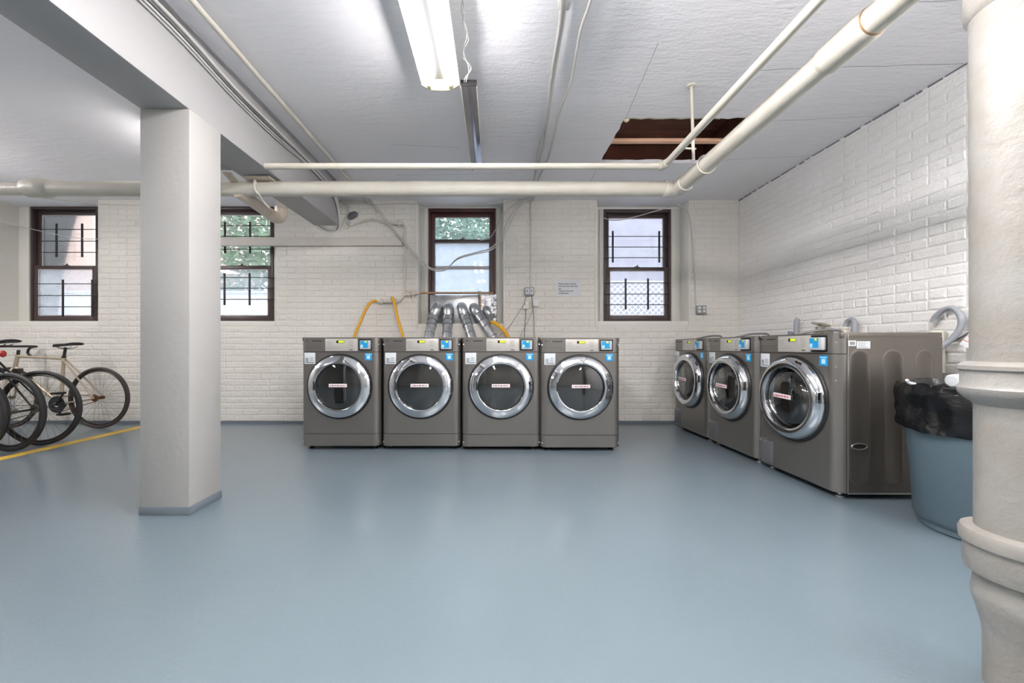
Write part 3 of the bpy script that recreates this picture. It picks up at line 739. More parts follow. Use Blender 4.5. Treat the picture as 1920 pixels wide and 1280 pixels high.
    k = MB(); k.box((.232, yf-.0018, .796), (.260, yf-.0012, .826)); k.box((.222, yf-.0018, .832), (.270, yf-.0012, .838)); k.build('sticker_picture', BLUEST2, bs)
    # screws, feet
    for (sx, sz) in ((-.336, .922), (.336, .922), (-.336, .07), (.336, .07)) if kind == 'dryer' else ((.325, .925), (.325, .78), (.325, .70)):
        rr_ = .007 if sz > .9 or kind == 'dryer' else .0035
        MB().lathe([(rr_, 0), (rr_*.9, .004), (.0001, .006)], 12, axis='y', c=(sx-.006*(1 if sx > 0 else -1), yf+.014 if abs(sx) > .33 else yf+.012, sz)).build('screw', SCREWP, e)
    for sx in (-.28, .28):
        for sy in (.07, D-.06):
            MB().lathe([(.024, 0), (.024, .008), (.012, .014), (.01, .04)], 16, c=(sx, sy, 0)).build('foot', SCREWP if kind != 'dryer' else DARKP, e)
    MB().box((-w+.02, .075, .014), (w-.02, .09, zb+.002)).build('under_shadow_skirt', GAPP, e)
    # drum
    d = MB(); pr = [(.252, -.012), (.245, -.03), (.235, -.06), (.27, -.08), (.27, -.46), (.20, -.5), (.0001, -.505)]
    d.lathe(pr, 40, 'y', (dc[0], yf, dc[1])); dm = d.build('drum', STEEL, e)
    for a in (.4, 2.5, 4.6):
        ca, sa = math.cos(a), math.sin(a)
        MB().cyl((dc[0]+.25*ca, .1, dc[1]+.25*sa), (dc[0]+.25*ca, .44, dc[1]+.25*sa), .028, .02, n=10).build('drum_paddle', STEEL, dm)
    # door
    dg = empty('door', (dc[0], yf, dc[1])); dg.parent = e
    MB().lathe([(.262, 0), (dr-.004, 0), (dr, .006), (dr-.004, .012), (dr-.012, .014), (.262, .012)], 64, 'y', closed=True).build('door_gasket', DARKP, dg)
    if kind == 'dryer':
        prof = [(.200, .016), (.198, .036), (.201, .044), (.207, .047), (.216, .046), (.262, .030), (.269, .024), (.272, .012), (.266, .004), (.215, .004)]
        gl = [(.205, .020), (.15, .030), (.08, .036), (.0001, .038)]
        bl2 = [(.198, .012), (.17, -.07), (.10, -.11), (.0001, -.12)]
    else:
        prof = [(.192, .010), (.196, .034), (.206, .054), (.222, .062), (.243, .060), (.262, .046), (.274, .026), (.276, .012), (.268, .002), (.21, .002)]
        gl = [(.200, .012), (.17, -.02), (.12, -.045), (.05, -.055), (.0001, -.056)]
        bl2 = [(.197, .018), (.16, .045), (.09, .062), (.0001, .068)]
    MB().lathe(prof, 72, 'y', closed=True).build('door_ring', CHROME, dg)
    MB().lathe([(.203, .012), (.203, .024), (.194, .026), (.192, .012)], 64, 'y', closed=True).build('glass_rim', DARKP, dg)
    MB().lathe(gl if kind == 'dryer' else bl2, 56, 'y').build('door_glass', GLASSD, dg)
    ln_ = MB().lathe(bl2 if kind == 'dryer' else gl, 56, 'y'); ln_.build('glass_bowl', GLASSD, dg)
    ys = -.0405 if kind == 'dryer' else -.0705
    sp = MB().box((-.079, ys-.0008, -.003), (.077, ys+.002, .026), .0004, M=Matrix.Rotation(0 if kind == 'dryer' else .03, 4, 'Y')).build('warning_strip', STRIP, dg)
    k = MB(); marks(k, -.068, .066, .006, .010, ys-.0009, r, .008, .022, .006); k.build('strip_print', STRIPGREY if kind == 'dryer' else STRIPRED, sp)
    hg = MB().box((-.212, -.052, -.03), (-.200, -.02, .05), .004) if kind == 'dryer' else MB().box((.262, -.06, .0), (.275, -.03, .07), .004)
    hg.build('door_handle', DARKP if kind == 'dryer' else CHROME, dg)
    hb_ = MB()
    for zz in (-.055, .055): hb_.cyl((.262 if kind == 'dryer' else -.262, -.012, zz-.012), (.262 if kind == 'dryer' else -.262, -.012, zz+.012), .006, n=10)
    hb_.build('hinge', SCREWP, dg)
    if kind != 'dryer':
        ap = MB().box((-.322, yf-.002, .062), (-.182, yf+.002, .215), .001).build('access_panel', MATS['access_grey'], e)
        MB().box((-.325, yf-.003, .213), (-.182, yf-.0005, .219), .001).build('panel_edge', CHROME, ap)
        MB().box((-.300, yf-.003, .052), (-.182, yf-.0005, .058), .001).build('panel_edge', CHROME, ap)
        for px_ in (-.312, -.262): MB().lathe([(.005, 0), (.004, .003), (.0001, .004)], 10, axis='y', c=(px_, yf-.002, .200)).build('clip', SCREWP, ap)
        # side pressings
        def obround(x0, x1, z0, z1, n=10):
            r_ = (x1-x0)/2; cx_ = (x0+x1)/2
            return [(cx_+r_*math.cos(a), z1-r_+r_*math.sin(a)*1.0) for a in [PI*i/n for i in range(n+1)]]+[(cx_+r_*math.cos(a), z0+r_+r_*math.sin(a)) for a in [PI+PI*i/n for i in range(n+1)]]
        def pressed(y0, y1, z0, z1, sgn):
            o1 = obround(y0, y1, z0, z1); o2 = obround(y0+.008, y1-.008, z0+.008, z1-.008); o3 = obround(y0+.014, y1-.014, z0+.014, z1-.014); n_ = len(o1); m_ = MB(); xw = sgn*w
            m_.add([(xw, a, b) for a, b in o1]+[(xw+sgn*.0035, a, b) for a, b in o2]+[(xw+sgn*.001, a, b) for a, b in o3],
                   [(i, (i+1) % n_, (i+1) % n_+n_, i+n_) for i in range(n_)]+[(i+n_, (i+1) % n_+n_, (i+1) % n_+2*n_, i+2*n_) for i in range(n_)]+[tuple(range(2*n_, 3*n_))])
            m_.build('side_pressing', GRAPHS, e, smooth=60)
        for (a, b) in ((.065, .190), (.262, .387), (.455, .565)):
            pressed(a, b, .085, .885, 1)
        ho = obround(0, .035, 0, .105); m_ = MB()
        MB().tube([(w+.004, .125+.045*math.cos(a)*(1), .315+.018*math.sin(a)) for a in [2*PI*i/28 for i in range(28)]], .005, 8, closed=True).build('side_grip', GRAPH, e)
        MB().prism([(.125+.042*math.cos(a), .315+.015*math.sin(a)) for a in [2*PI*i/24 for i in range(24)]], w+.0012, w+.0026, 'x').build('grip_recess', GAPP, e)
        s1 = MB().box((w, .012+.05, .905), (w+.0015, .062+.045, .937)).build('rating_label', WHITEST, e)
        MB().box((w+.0014, .070, .911), (w+.002, .100, .930)).build('label_print', CMARK, s1)
        s2 = MB().box((w, .112, .890), (w+.0015, .190, .933)).build('rating_label', WHITEST, e)
        k = MB()
        for i in range(8): k.box((w+.0014, .118, .928-i*.0042), (w+.002, .118+R.uniform(.04, .066), .9292-i*.0042))
        k.box((w+.0014, .120, .894), (w+.002, .182, .8965)); k.build('label_print', CMARK, s2)
        MB().box((w-.002, .058, .042), (w+.003, .0615, .975)).build('corner_seam', SCREWP, e)
        MB().box((w-.001, .06, .034), (w+.002, D, .042)).build('bottom_flange', SCREWP, e)
        MB().tube(smooth_path([(-.25, .2, top), (-.18, .3, top+.03), (-.05, .35, top+.028), (.05, .3, top)], 5), .009, 8).build('top_hose', CABLEG, e)
    return e
mat('mark_dark', (38, 36, 35), .5); mat('access_grey', (92, 92, 95), .4)
dr0 = machine('dryer'); DX = [(638, 0), (789.5, 0), (940, 0), (1086.5, -.008)]
DL = ['grey front-loading dryer at the column end of the row, under a yellow hose',
      'grey front-loading dryer second from the column, under the hanging yellow hose',
      'grey front-loading dryer third from the column, in front of the slanting silver ducts',
      'grey front-loading dryer at the end of the row nearest the paper notice']
for i, (px, dz) in enumerate(DX):
    o = dr0 if i == 0 else copy_tree(dr0)
    yd = 3.375-(.045 if i == 3 else .02*(i == 2)); o.location = ((px-VX)*3.375/F, yd, 0); o.scale = (1.0, 1, .998 if i < 3 else .992)
    tag(o, DL[i], 'dryer', 'dryers in a row against the back wall')
wa0 = machine('washer')
WL = ['grey front-loading washing machine deepest in the corner, farthest from the trash can',
      'middle grey front-loading washing machine of the three by the side wall',
      'grey front-loading washing machine beside the trash can with its whole side panel showing']
for i, yc in enumerate((4.35-.346, 3.66-.346, 2.965-.352)):
    o = wa0 if i == 0 else copy_tree(wa0)
    o.location = (2.012, yc, 0); o.rotation_euler = (0, 0, -PI/2); tag(o, WL[i], 'washing machine', 'washing machines along the side wall')

# ================================================================== DUCTS AND WINDOW PANEL
pan = empty('duct_cover', (0, 0, 0)); tag(pan, 'galvanised sheet panel closing the bottom of the window above the dryers', 'panel')
py = WIN_Y-.045
a = W(806, 553, py); b = W(899, 622, py)
MB().box((a.x, py-.002, b.z), (b.x, py+.004, a.z), .001).build('sheet', GALV, pan)
a = W(901, 552, py); b = W(931, 632, py)
g = MB(); nx, nz = 9, 18
vs = [(a.x+(b.x-a.x)*i/nx, py-.01-.03*abs(noise.noise(Vector((i*.9, j*.6, 3)))), b.z+(a.z-b.z)*j/nz) for j in range(nz+1) for i in range(nx+1)]
g.add(vs, [(j*(nx+1)+i, j*(nx+1)+i+1, (j+1)*(nx+1)+i+1, (j+1)*(nx+1)+i) for j in range(nz) for i in range(nx)])
g.build('foil_sheet', FOIL, pan, smooth=20)
MB().tube(smooth_path([W(912, 582, 4.76), W(912, 580, 4.66), W(915, 587, 4.62), W(918, 600, 4.66)], 5), .045, 16).build('capped_elbow', GALV, pan)
MB().box(W(897, 556, py-.012), W(901, 592, py), .001).build('divider', FRAMEP, pan)
MB().cyl(W(809, 567, py-.004), W(809, 567, py), .004, n=8).build('rivet', CMARK, pan); MB().cyl(W(880, 566, py-.004), W(880, 566, py), .004, n=8).build('rivet', CMARK, pan)
DUCT = [((820, 577), (813, 592), (803, 636), -1.335), ((841, 577), (840, 592), (838, 636), -.63), ((866, 577), (871, 592), (886, 636), .02), ((889, 578), (897, 590), (934, 645), .735)]
DLB = ['silver vent duct slanting down towards the yellow hose, first of four', 'silver vent duct dropping straight down behind the dryers, second of four', 'silver vent duct leaning towards the paper notice, third of four', 'silver vent duct slanting most sharply, ending at the yellow hose, fourth of four']
for i, (p0, p1, p2, xe) in enumerate(DUCT):
    e = empty('vent_duct', (0, 0, 0)); tag(e, DLB[i], 'duct', 'silver vent ducts from the window panel')
    A = W(*p0, 4.755); Bp = W(p0[0], p0[1]-1, 4.66); C = W(*p1, 4.60); Dp = W(*p2, 4.46)
    MB().tube(smooth_path([A, Bp, W(p0[0]*.7+p1[0]*.3, p0[1]+3, 4.61), C], 4), .060, 20).build('elbow', GALV, e, smooth=20)
    MB().lathe([(.062, 0), (.075, .0), (.075, .006), (.062, .006)], 24, 'y', c=A, closed=True).build('flange', GALV, e)
    d = (Dp-C)
    M1 = C+d*.42
    MB().tube([C-d*.08, C-d*.06, M1, M1+d*.02], .054, 20, rr=[.061, .061, .0585, .060]).build('upper_section', GALV, e)
    E = Vector((Dp.x+d.x*1.1, 4.34, .62))
    MB().tube([M1-d*.02, M1, Dp, E], .052, 20, rr=[.0555, .0555, .0535, .052]).build('lower_section', GALV, e)
    MB().tube(smooth_path([E, E+Vector((0, -.01, -.12)), Vector((E.x*.6+xe*.4, 4.30, .38)), Vector((E.x*.5+xe*.5, 4.16, .30)), Vector((E.x*.5+xe*.5, 4.085, .30))], 4), .05, 16).build('rear_bend', GALV, e)
    for tt, rr_ in ((-.02, .0655), (.20, .0640), (.40, .0625), (.74, .0575)):
        q = C+d*tt; MB().tube([q, q+d*.008, q+d*.022, q+d*.03], rr_, 22, rr=[rr_-.004, rr_, rr_, rr_-.004]).build('joint_band', BANDG, e)
    sd_ = Vector((.058, -.012, 0)); MB().cyl(C+sd_, M1+sd_*.97, .0022, n=6).build('lock_seam', BANDG, e)
# rusty gas pipe under the sash
rp = empty('gas_pipe', (0, 0, 0)); tag(rp, 'rust-brown gas pipe running level across the window above the vent panel', 'pipe')
MB().cyl(W(768, 549, 4.52), W(925, 549, 4.72), .013, n=12).build('pipe_run', COPPER, rp)
MB().tube([W(893, 549, 4.69), W(897, 549, 4.69), W(900, 556, 4.70), W(900, 588, 4.71)], .012, 10).build('drop', COPPER, rp)
MB().box(W(896, 545, 4.68), W(903, 554, 4.71), .003).build('tee', BRASSV, rp)

# white pipework on wall left of the window
gp = empty('wall_pipe', (0, 0, 0)); tag(gp, 'thin white pipe with valves on the brick wall feeding the yellow hoses', 'pipe')
yw = WY-.04
def wp(x, y): return W(x, y, yw)
MB().tube(smooth_path([wp(735, 419), wp(748, 420), wp(756, 421), wp(760, 426), wp(760, 440), wp(760, 500), wp(759, 548)], 4), .013, 10).build('riser', PIPEP, gp)
MB().cyl(wp(742, 419), wp(757, 419), .020, n=10).build('union', PIPEP, gp); MB().cyl(wp(748, 412), wp(748, 425), .014, n=10).build('valve_stem', PIPEP, gp)
MB().tube(smooth_path([wp(675, 417), wp(700, 411), wp(720, 417), wp(742, 419)], 4), .010, 8).build('feed', PIPEP, gp)
MB().tube(smooth_path([wp(759, 548), wp(757, 556), wp(750, 563), wp(742, 566), wp(730, 566), wp(703, 565)], 4), .0125, 10).build('manifold', PIPEP, gp)
MB().cyl(wp(758, 553), wp(786, 549), .016, n=10).build('union', PIPEP, gp); MB().cyl(wp(766, 544), wp(767, 556), .012, n=8).build('valve_stem', PIPEP, gp); MB().cyl(wp(776, 543), wp(774, 558), .010, n=8).build('valve_stem', PIPEP, gp)
for x in (714, 743): MB().cyl(wp(x-3, 565), wp(x+4, 566), .021, n=10).build('valve_body', PIPEP, gp); MB().cyl(wp(x, 559), wp(x+1, 570), .010, n=8).build('valve_handle', PIPEP, gp)
HL = ['yellow gas hose curving down to the dryer nearest the column', 'yellow gas hose hanging to the second dryer from the column', 'yellow gas hose emerging beside the silver ducts']
for i, pth in enumerate(([wp(706, 564), W(697, 566, 4.48), W(688, 576, 4.45), W(676, 602, 4.40), W(664, 634, 4.34), Vector((-1.58, 4.26, .72)), Vector((-1.52, 4.18, .45)), Vector((-1.5, 4.085, .4))],
              [wp(738, 566), W(735, 558, 4.49), W(739, 566, 4.46), W(746, 598, 4.42), W(757, 636, 4.36), Vector((-.95, 4.28, .72)), Vector((-.85, 4.18, .45)), Vector((-.8, 4.085, .4))],
              [W(922, 604, 4.50), W(929, 606, 4.46), W(940, 614, 4.44), W(948, 624, 4.42), W(958, 642, 4.38), Vector((.28, 4.28, .72)), Vector((.3, 4.18, .45)), Vector((.3, 4.085, .4))])):
    tubeobj('gas_hose', pth, .0165 if i < 2 else .022, YHOSE, HL[i], 'hose', 'yellow gas hoses behind the dryers', n=12)
# plank
tag(MB().box((W(405, 0, WY).x-.5, WY-.045, W(0, 462, WY).z), (W(755, 0, WY).x, WY-.008, W(0, 446.5, WY).z), .003).build('wall_plank', mat('plank_paint', (206, 200, 192), .5, bump=[(20, .1)])), 'long painted board fixed level on the wall across the half-hidden window', 'board')

# outlets, cables, notice
ob = empty('outlet_box', W(992, 547, WY)); tag(ob, 'double metal outlet box with plugs on the wall below the straight conduit', 'outlet')
MB().box((-.055, -.045, -.05), (.055, -.007, .05), .006).build('box', BOXG, ob)
for s in (-.024, .024): MB().box((s-.018, -.049, -.032), (s+.018, -.044, .034), .003).build('socket', WHITEST, ob); MB().box((s-.008, -.052, -.01), (s+.008, -.048, .02), .002).build('socket_slot', CMARK, ob)
pl = tag(MB().box((-.03, -.055, -.055), (.035, -.012, .03), .008).build('power_adapter', CREAMPL), 'cream plug adapter hanging from the double outlet box', 'adapter'); pl.location = W(985, 571, WY)
pl = tag(MB().box((-.035, -.05, -.045), (.035, -.012, .04), .008).build('power_adapter', WHITEW), 'bright white square plug adapter beside the cream one under the outlet box', 'adapter'); pl.location = W(1004, 568, WY)
def wy(x, y, d=.03): return W(x, y, WY-d)
CB = [([wy(988, 553, .05), wy(984, 565, .06), wy(986, 585), wy(984, 610), wy(983, 640, .08), wy(983, 700, .3)], .0045, CABLEG, 'grey flex dropping straight down from the cream adapter'),
      ([wy(997, 553, .05), wy(999, 575, .06), wy(1001, 600), wy(1001, 640, .08), wy(1001, 700, .3)], .0045, CABLEG, 'grey flex dropping straight down from the white adapter'),
      ([wy(984, 568, .06), wy(970, 590), wy(955, 612), wy(940, 626, .05), wy(925, 640, .1)], .003, CABLEG, 'thin grey wire slanting from the outlet towards the silver ducts'),
      ([wy(999, 580, .04), wy(990, 602), wy(978, 625), wy(970, 645, .08)], .0025, CABLEG, 'hair-thin wire slanting down between the two straight flexes')]
for p, r_, m_, l_ in CB: tubeobj('power_flex', p, r_, m_, l_, 'cable')
tag(MB().cyl(W(995, 372, WY-.014), W(995, 541, WY-.014), .009, n=10).build('wall_conduit', PIPEP), 'straight vertical conduit on the wall above the double outlet box', 'conduit')
# right corner outlet
o2 = empty('outlet_box', W(1312, 581, WY)); tag(o2, 'small four-hole metal outlet box on the wall over the corner washing machine', 'outlet')
MB().box((-.055, -.045, -.05), (.055, -.007, .05), .006).build('box', BOXG, o2)
for sx in (-.026, .026):
    for sz in (-.02, .022): MB().cyl((sx, -.052, sz), (sx, -.043, sz), .016, n=12).build('socket', WHITEST, o2)
tubeobj('outlet_cable', [W(1270, 383, WY-.02), W(1284, 392, WY-.02), W(1292, 405, WY-.02), W(1297, 440, WY-.02), W(1301, 500, WY-.02), W(1305, 572, WY-.02)], .006, CABLEW, 'white cable curving down the wall to the four-hole outlet box', 'cable')
tubeobj('sill_cable', [W(1130, 408, 4.74), W(1150, 413, 4.7), W(1180, 409, 4.66), W(1235, 394, 4.6), W(1262, 386, 4.54)], .006, CABLEW, 'white cable sagging across the top of the corner window', 'cable')
tubeobj('ceiling_edge_cable', [W(640, 378, 4.50), W(700, 383, 4.52), W(760, 381, 4.53), W(830, 386, 4.54), W(900, 384, 4.54), W(985, 373, 4.53)], .0045, CABLEW, 'thin white cable strung along the wall head over the duct window', 'cable')
# big swag from the conduit end across window 3
for k in range(2):
    dz = k*4
    tubeobj('swag_cable', [W(690+k*2, 371, 4.50), W(712+k*2, 400-k*3, 4.49), W(745, 441-dz, 4.48), W(778, 478-dz, 4.48), W(806, 504-dz*.7, 4.48), W(835, 506-dz*.6, 4.48), W(858, 484+dz*.5, 4.48), W(890, 474+dz*.6, 4.48), W(920, 465+dz, 4.48),
       W(938+k*4, 445+dz, 4.48), W(955+k*4, 408+dz*1.5, 4.49), W(975+k*2, 384, 4.50), W(994, 371, 4.50)], .007 if k == 0 else .0055, CABLEW,
       'white cable swagging down from the ceiling conduit across the duct window' if k == 0 else 'thinner white cable swagging just above its twin across the duct window', 'cable')
tubeobj('swag_cable', [W(900, 450, 4.72), W(918, 446, 4.70), W(928, 432, 4.6), W(940, 408, 4.5), W(960, 385, 4.5), W(990, 371, 4.51)], .005, CABLEW, 'short white cable rising from the duct window sash to the wall head', 'cable')
# long ceiling cables
CC = [([ceil_pt(1055, -60, 2.6), ceil_pt(1050, 40, 2.60), ceil_pt(1036, 130, 2.6), ceil_pt(1024, 225, 2.6), ceil_pt(1008, 290, 2.6), ceil_pt(1002, 335, 2.6), Vector((.43, 4.5, 2.6))], .008, 'white cable clipped along the ceiling towards the straight wall conduit'),
      ([ceil_pt(1062, -60, 2.61), ceil_pt(1058, 20, 2.61), ceil_pt(1040, 130, 2.61), ceil_pt(1026, 225, 2.61), ceil_pt(1018, 280, 2.6), ceil_pt(1003, 330, 2.6), Vector((.44, 4.5, 2.605))], .011, 'thicker white conduit beside the clipped ceiling cable'),
      ([ceil_pt(1120, -60, 2.6), ceil_pt(1106, 5, 2.6), ceil_pt(1088, 60, 2.6), ceil_pt(1071, 150, 2.61), ceil_pt(1048, 215, 2.6), ceil_pt(1030, 290, 2.61), ceil_pt(1008, 340, 2.6), Vector((.45, 4.5, 2.61))], .008, 'loose white cable wandering along the ceiling towards the torn hole side')]
for p, r_, l_ in CC: tubeobj('ceiling_cable', p, r_, CABLEW, l_, 'cable')
c_ = MB().box((-.03, -.03, -.03), (.03, .03, -.001), .006).build('cable_clip', CABLEW); c_.location = (.345, 1.93, CEIL); tag(c_, 'small white ceiling rose where the cables meet overhead', 'fitting')
tubeobj('washing_line', [(-5.83, 4.3, 2.40), (-5.4, 4.4, 2.27), (-4.9, 4.5, 2.17), (-4.6, 4.52, 2.16)], .0035, CABLEW, 'thin white wire drooping across the window over the bicycles', 'wire')
tubeobj('wall_head_wire', [W(75, 371, 4.45), W(130, 377, 4.5), W(200, 383, 4.52), W(300, 385, 4.53)], .0035, CABLEW, 'thin wire along the wall head above the window over the bicycles', 'wire')
# knotted wires and junction hole right of beam end
jh = MB().lathe([(.055, 0), (.05, .012), (.03, .02), (.0001, .022)], 14, 'y', fn=lambda r_, h, t, j: (r_*(1+.25*math.sin(2*t+.6)), h)); o = jh.build('junction_box', MATS['access_grey']); o.location = W(661, 404, WY-.006); tag(o, 'dark round junction box on the wall beside the beam end', 'junction box')
for i, p in enumerate(([(637, 384), (646, 379), (655, 392), (650, 405), (655, 420)], [(640, 378), (652, 395), (646, 410), (640, 425)], [(655, 378), (654, 395), (648, 415), (658, 424), (668, 419), (690, 411), (700, 409)], [(622, 428), (640, 425), (652, 428), (654, 418)])):
    tubeobj('junction_wire', [wy(x, y, .03+.01*i) for x, y in p], .005, CABLEW, ['white wire kinking down between the beam end and the dark junction box', 'white wire hugging the beam end beside the dark junction box', 'white wire passing under the dark junction box towards the thin wall pipe', 'short white wire curling from under the beam end up to the junction box'][i], 'wire', 'wires around the junction box')
# notice
nt_ = empty('paper_notice', W(1066, 539, WY-.008)); tag(nt_, 'white paper notice taped to the brick wall between two windows', 'notice')
MB().box((-.145, -.001, -.092), (.145, .0, .092)).build('sheet', PAPER, nt_)
tm = text_mesh('notice_text', 'Please remove all items\nfrom the dryer after each\nuse\nThank you for your\nconsideration', .0275, INK, nt_, off=.0004); tm.location = (-.118, -.0018, .036); tm.rotation_euler = (PI/2, 0, 0); tm.scale = (.80, 1, 1)

# ================================================================== TRASH CAN
tc_ = empty('trash_can', (2.373, 1.867, 0)); tag(tc_, 'round blue-grey plastic trash can beside the last washing machine', 'trash can')
MB().lathe([(.0001, .012), (.215, .0), (.224, .006), (.226, .030), (.232, .036), (.238, .050), (.243, .058), (.278, .66), (.29, .665), (.292, .70), (.284, .705), (.276, .70), (.272, .66), (.236, .06), (.0001, .05)], 64).build('can_body', BINP, tc_)
bag = MB()
def bf(r_, h, t, j):
    k = noise.noise(Vector((math.cos(t)*2.2, math.sin(t)*2.2, j*.45+5)))
    k2 = noise.noise(Vector((math.cos(t)*6, math.sin(t)*6, j*.9+9)))
    sk = (j/11.0)
    k3 = abs(noise.noise(Vector((math.cos(t)*3+j*.35, math.sin(t)*3, j*.7+20))))
    return r_+(.018*k+.012*k2-.03*k3)*(.35+sk), h+.02*k*(.3+sk)-.030*sk*math.sin(t*1.0+4.6)+.008*k2
prof = [(.262, .61), (.268, .66), (.274, .70), (.288, .722), (.300, .715), (.306, .69), (.311, .655), (.307, .625), (.312, .595), (.306, .56), (.309, .53), (.303, .515)]
bag.lathe(prof, 180, fn=bf); bag.f = bag.f[:-2]; bag.m = bag.m[:-2]
bo = bag.build('bin_bag', BAGP, smooth=60); sol = bo.modifiers.new('s', 'SOLIDIFY'); sol.thickness = .0015
bo.location = (2.373, 1.867, 0); tag(bo, 'crumpled black bin bag folded over the rim of the trash can', 'bin bag')
tl = MB()
vs = []; nn = 40
tl.lathe([(.0001, .63)]+[(.25*i/10, .63) for i in range(1, 11)], nn, fn=lambda r_, h, t, j: (r_, h+.035*noise.noise(Vector((r_*14*math.cos(t), r_*14*math.sin(t), 2)))))
tl.f = tl.f[:-1]; tl.m = tl.m[:-1]
t_ = tl.build('bag_lining', BAGP, bo, smooth=60)
# twist of loose bag corner
MB().tube(smooth_path([(-.288, .05, .715), (-.31, .06, .722), (-.325, .055, .735)], 4), .007, 6).build('knot_end', PAPER, bo)
bt = empty('plastic_bottle', (2.45, 2.0, .725)); tag(bt, 'white plastic bottle with a purple band lying on the black bag', 'bottle'); bt.rotation_euler = (0, PI/2, .15)
MB().lathe([(.0001, -.11), (.026, -.108), (.034, -.10), (.036, -.06), (.036, .06), (.030, .085), (.016, .10), (.016, .12), (.0001, .122)], 24).build('bottle_body', WHITEST, bt)
MB().lathe([(.0365, .035), (.037, .036), (.037, .052), (.0365, .053)], 24, closed=True).build('label_band', PURPLE, bt)

# ================================================================== SIDE WALL PLUMBING
def wr(px, py, d=.03):      # point on the right wall, d in front of it
    x = RX-d; y = x*F/(px-VX); return Vector((x, y, H-(py-VY)*y/F))
sp_ = empty('standpipe', wr(1756, 640, .05)); tag(sp_, 'short cream standpipe on the side wall holding the grey hook hose', 'pipe')
MB().lathe([(.036, -.2), (.036, .065), (.030, .068), (.03, .07)], 20).build('pipe', CREAMPL, sp_)
hk = [wr(1750, 604, .05), wr(1754, 594, .05), wr(1768, 582, .05), wr(1784, 577, .05), wr(1797, 585, .055), wr(1803, 600, .06), wr(1800, 616, .06), wr(1786, 634, .07), wr(1765, 650, .10), wr(1745, 668, .16)]
tubeobj('drain_hose', hk, .0165, GREYHOSE, 'grey corrugated drain hose hooked into the cream standpipe', 'hose', n=12)
hf = empty('drain_fitting', wr(1493, 615, .07)); tag(hf, 'upright blue-grey drain hose end behind the nearest washing machine', 'hose')
MB().tube(smooth_path([(0, 0, -.12), (0, 0, .0), (.0, -.005, .06), (.01, -.01, .085)], 5), .022, 14).build('hose_end', GREYHOSE, hf); MB().cyl((-.05, .01, -.12), (-.05, .01, -.03), .016, n=12).build('side_knob', BLUEH, hf); MB().cyl((0, 0, -.1), (0, 0, -.04), .03, n=14).build('clamp_sleeve', BRASSV, hf)
tp = empty('wall_tap', wr(1548, 618, .05)); tag(tp, 'worn metal twin tap on the side wall behind the nearest washing machine', 'tap')
MB().cyl((.05, 0, -.02), (-.05, 0, -.02), .014, n=10).build('tap_body', BRASSV, tp)
MB().cyl((-.02, .09, -.03), (-.02, -.09, -.03), .011, n=10).build('cross_pipe', BRASSV, tp)
for yo, zo in ((.07, .03), (-.0, .045)): MB().box((-.045, yo-.045, zo-.006), (.0, yo+.045, zo+.006), .004, M=Matrix.Rotation(.35, 4, 'X')).build('tap_handle', BRASSV, tp); MB().cyl((-.02, yo, -.03), (-.02, yo, zo), .008, n=8).build('tap_stem', BRASSV, tp)
MB().cyl((-.02, 0, -.03), (-.02, 0, -.12), .013, n=10).build('spout', BRASSV, tp)
cp = empty('standpipe', wr(1586, 625, .05)); tag(cp, 'white capped drain standpipe with a bent grey hose, behind the nearest washing machine', 'pipe')
MB().lathe([(.034, -.12), (.034, .035), (.04, .037), (.04, .05), (.03, .052)], 20).build('pipe', CREAMPL, cp)
MB().tube(smooth_path([(0, 0, .04), (0, -.01, .09), (0, -.05, .11), (-.01, -.085, .08), (-.02, -.09, .0), (-.03, -.09, -.1)], 5), .018, 12).build('bent_hose', GREYHOSE, cp)
# tag and cables right
tg = tag(MB().box((-.0005, -.048, -.052), (.0005, .048, .052)).build('hanging_tag', TAGP), 'white card tag with orange stripes hanging from a cable near the soil stack', 'tag')
tg.location = wr(1830, 639, .09); tg.rotation_euler = (.55, 0, .3)
k = MB()
for zz in (-.022, .006, .034): k.box((-.0014, -.047, zz), (-.0005, .047, zz+.004))
k.build('stripe', ORANGEP, tg)
tubeobj('side_cable', [wr(1768, 646, .03), wr(1785, 641, .03), wr(1810, 628, .03), wr(1835, 612, .03), wr(1850, 600, .03), wr(1860, 584, .03), wr(1880, 560, .03)], .006, CABLEG, 'grey cable looping along the side wall from hose to soil stack', 'cable')
tubeobj('side_cable', [wr(1849, 601, .035), wr(1850, 640, .035), wr(1853, 680, .035), wr(1854, 720, .035)], .006, CABLEG, 'grey cable hanging straight down past the orange-striped tag', 'cable')
ol = tag(MB().box((-.012, -.010, -.045), (.0, .012, .045), .003).build('orange_tag', ORANGEP), 'small orange tag wrapped round the hanging grey cable', 'tag'); ol.location = wr(1853, 651, .05)
tubeobj('low_cable', [wr(1770, 711, .03), wr(1800, 707, .03), wr(1832, 700, .03), wr(1870, 690, .03)], .005, DARKP, 'black cable running low on the side wall above the bottle', 'cable')

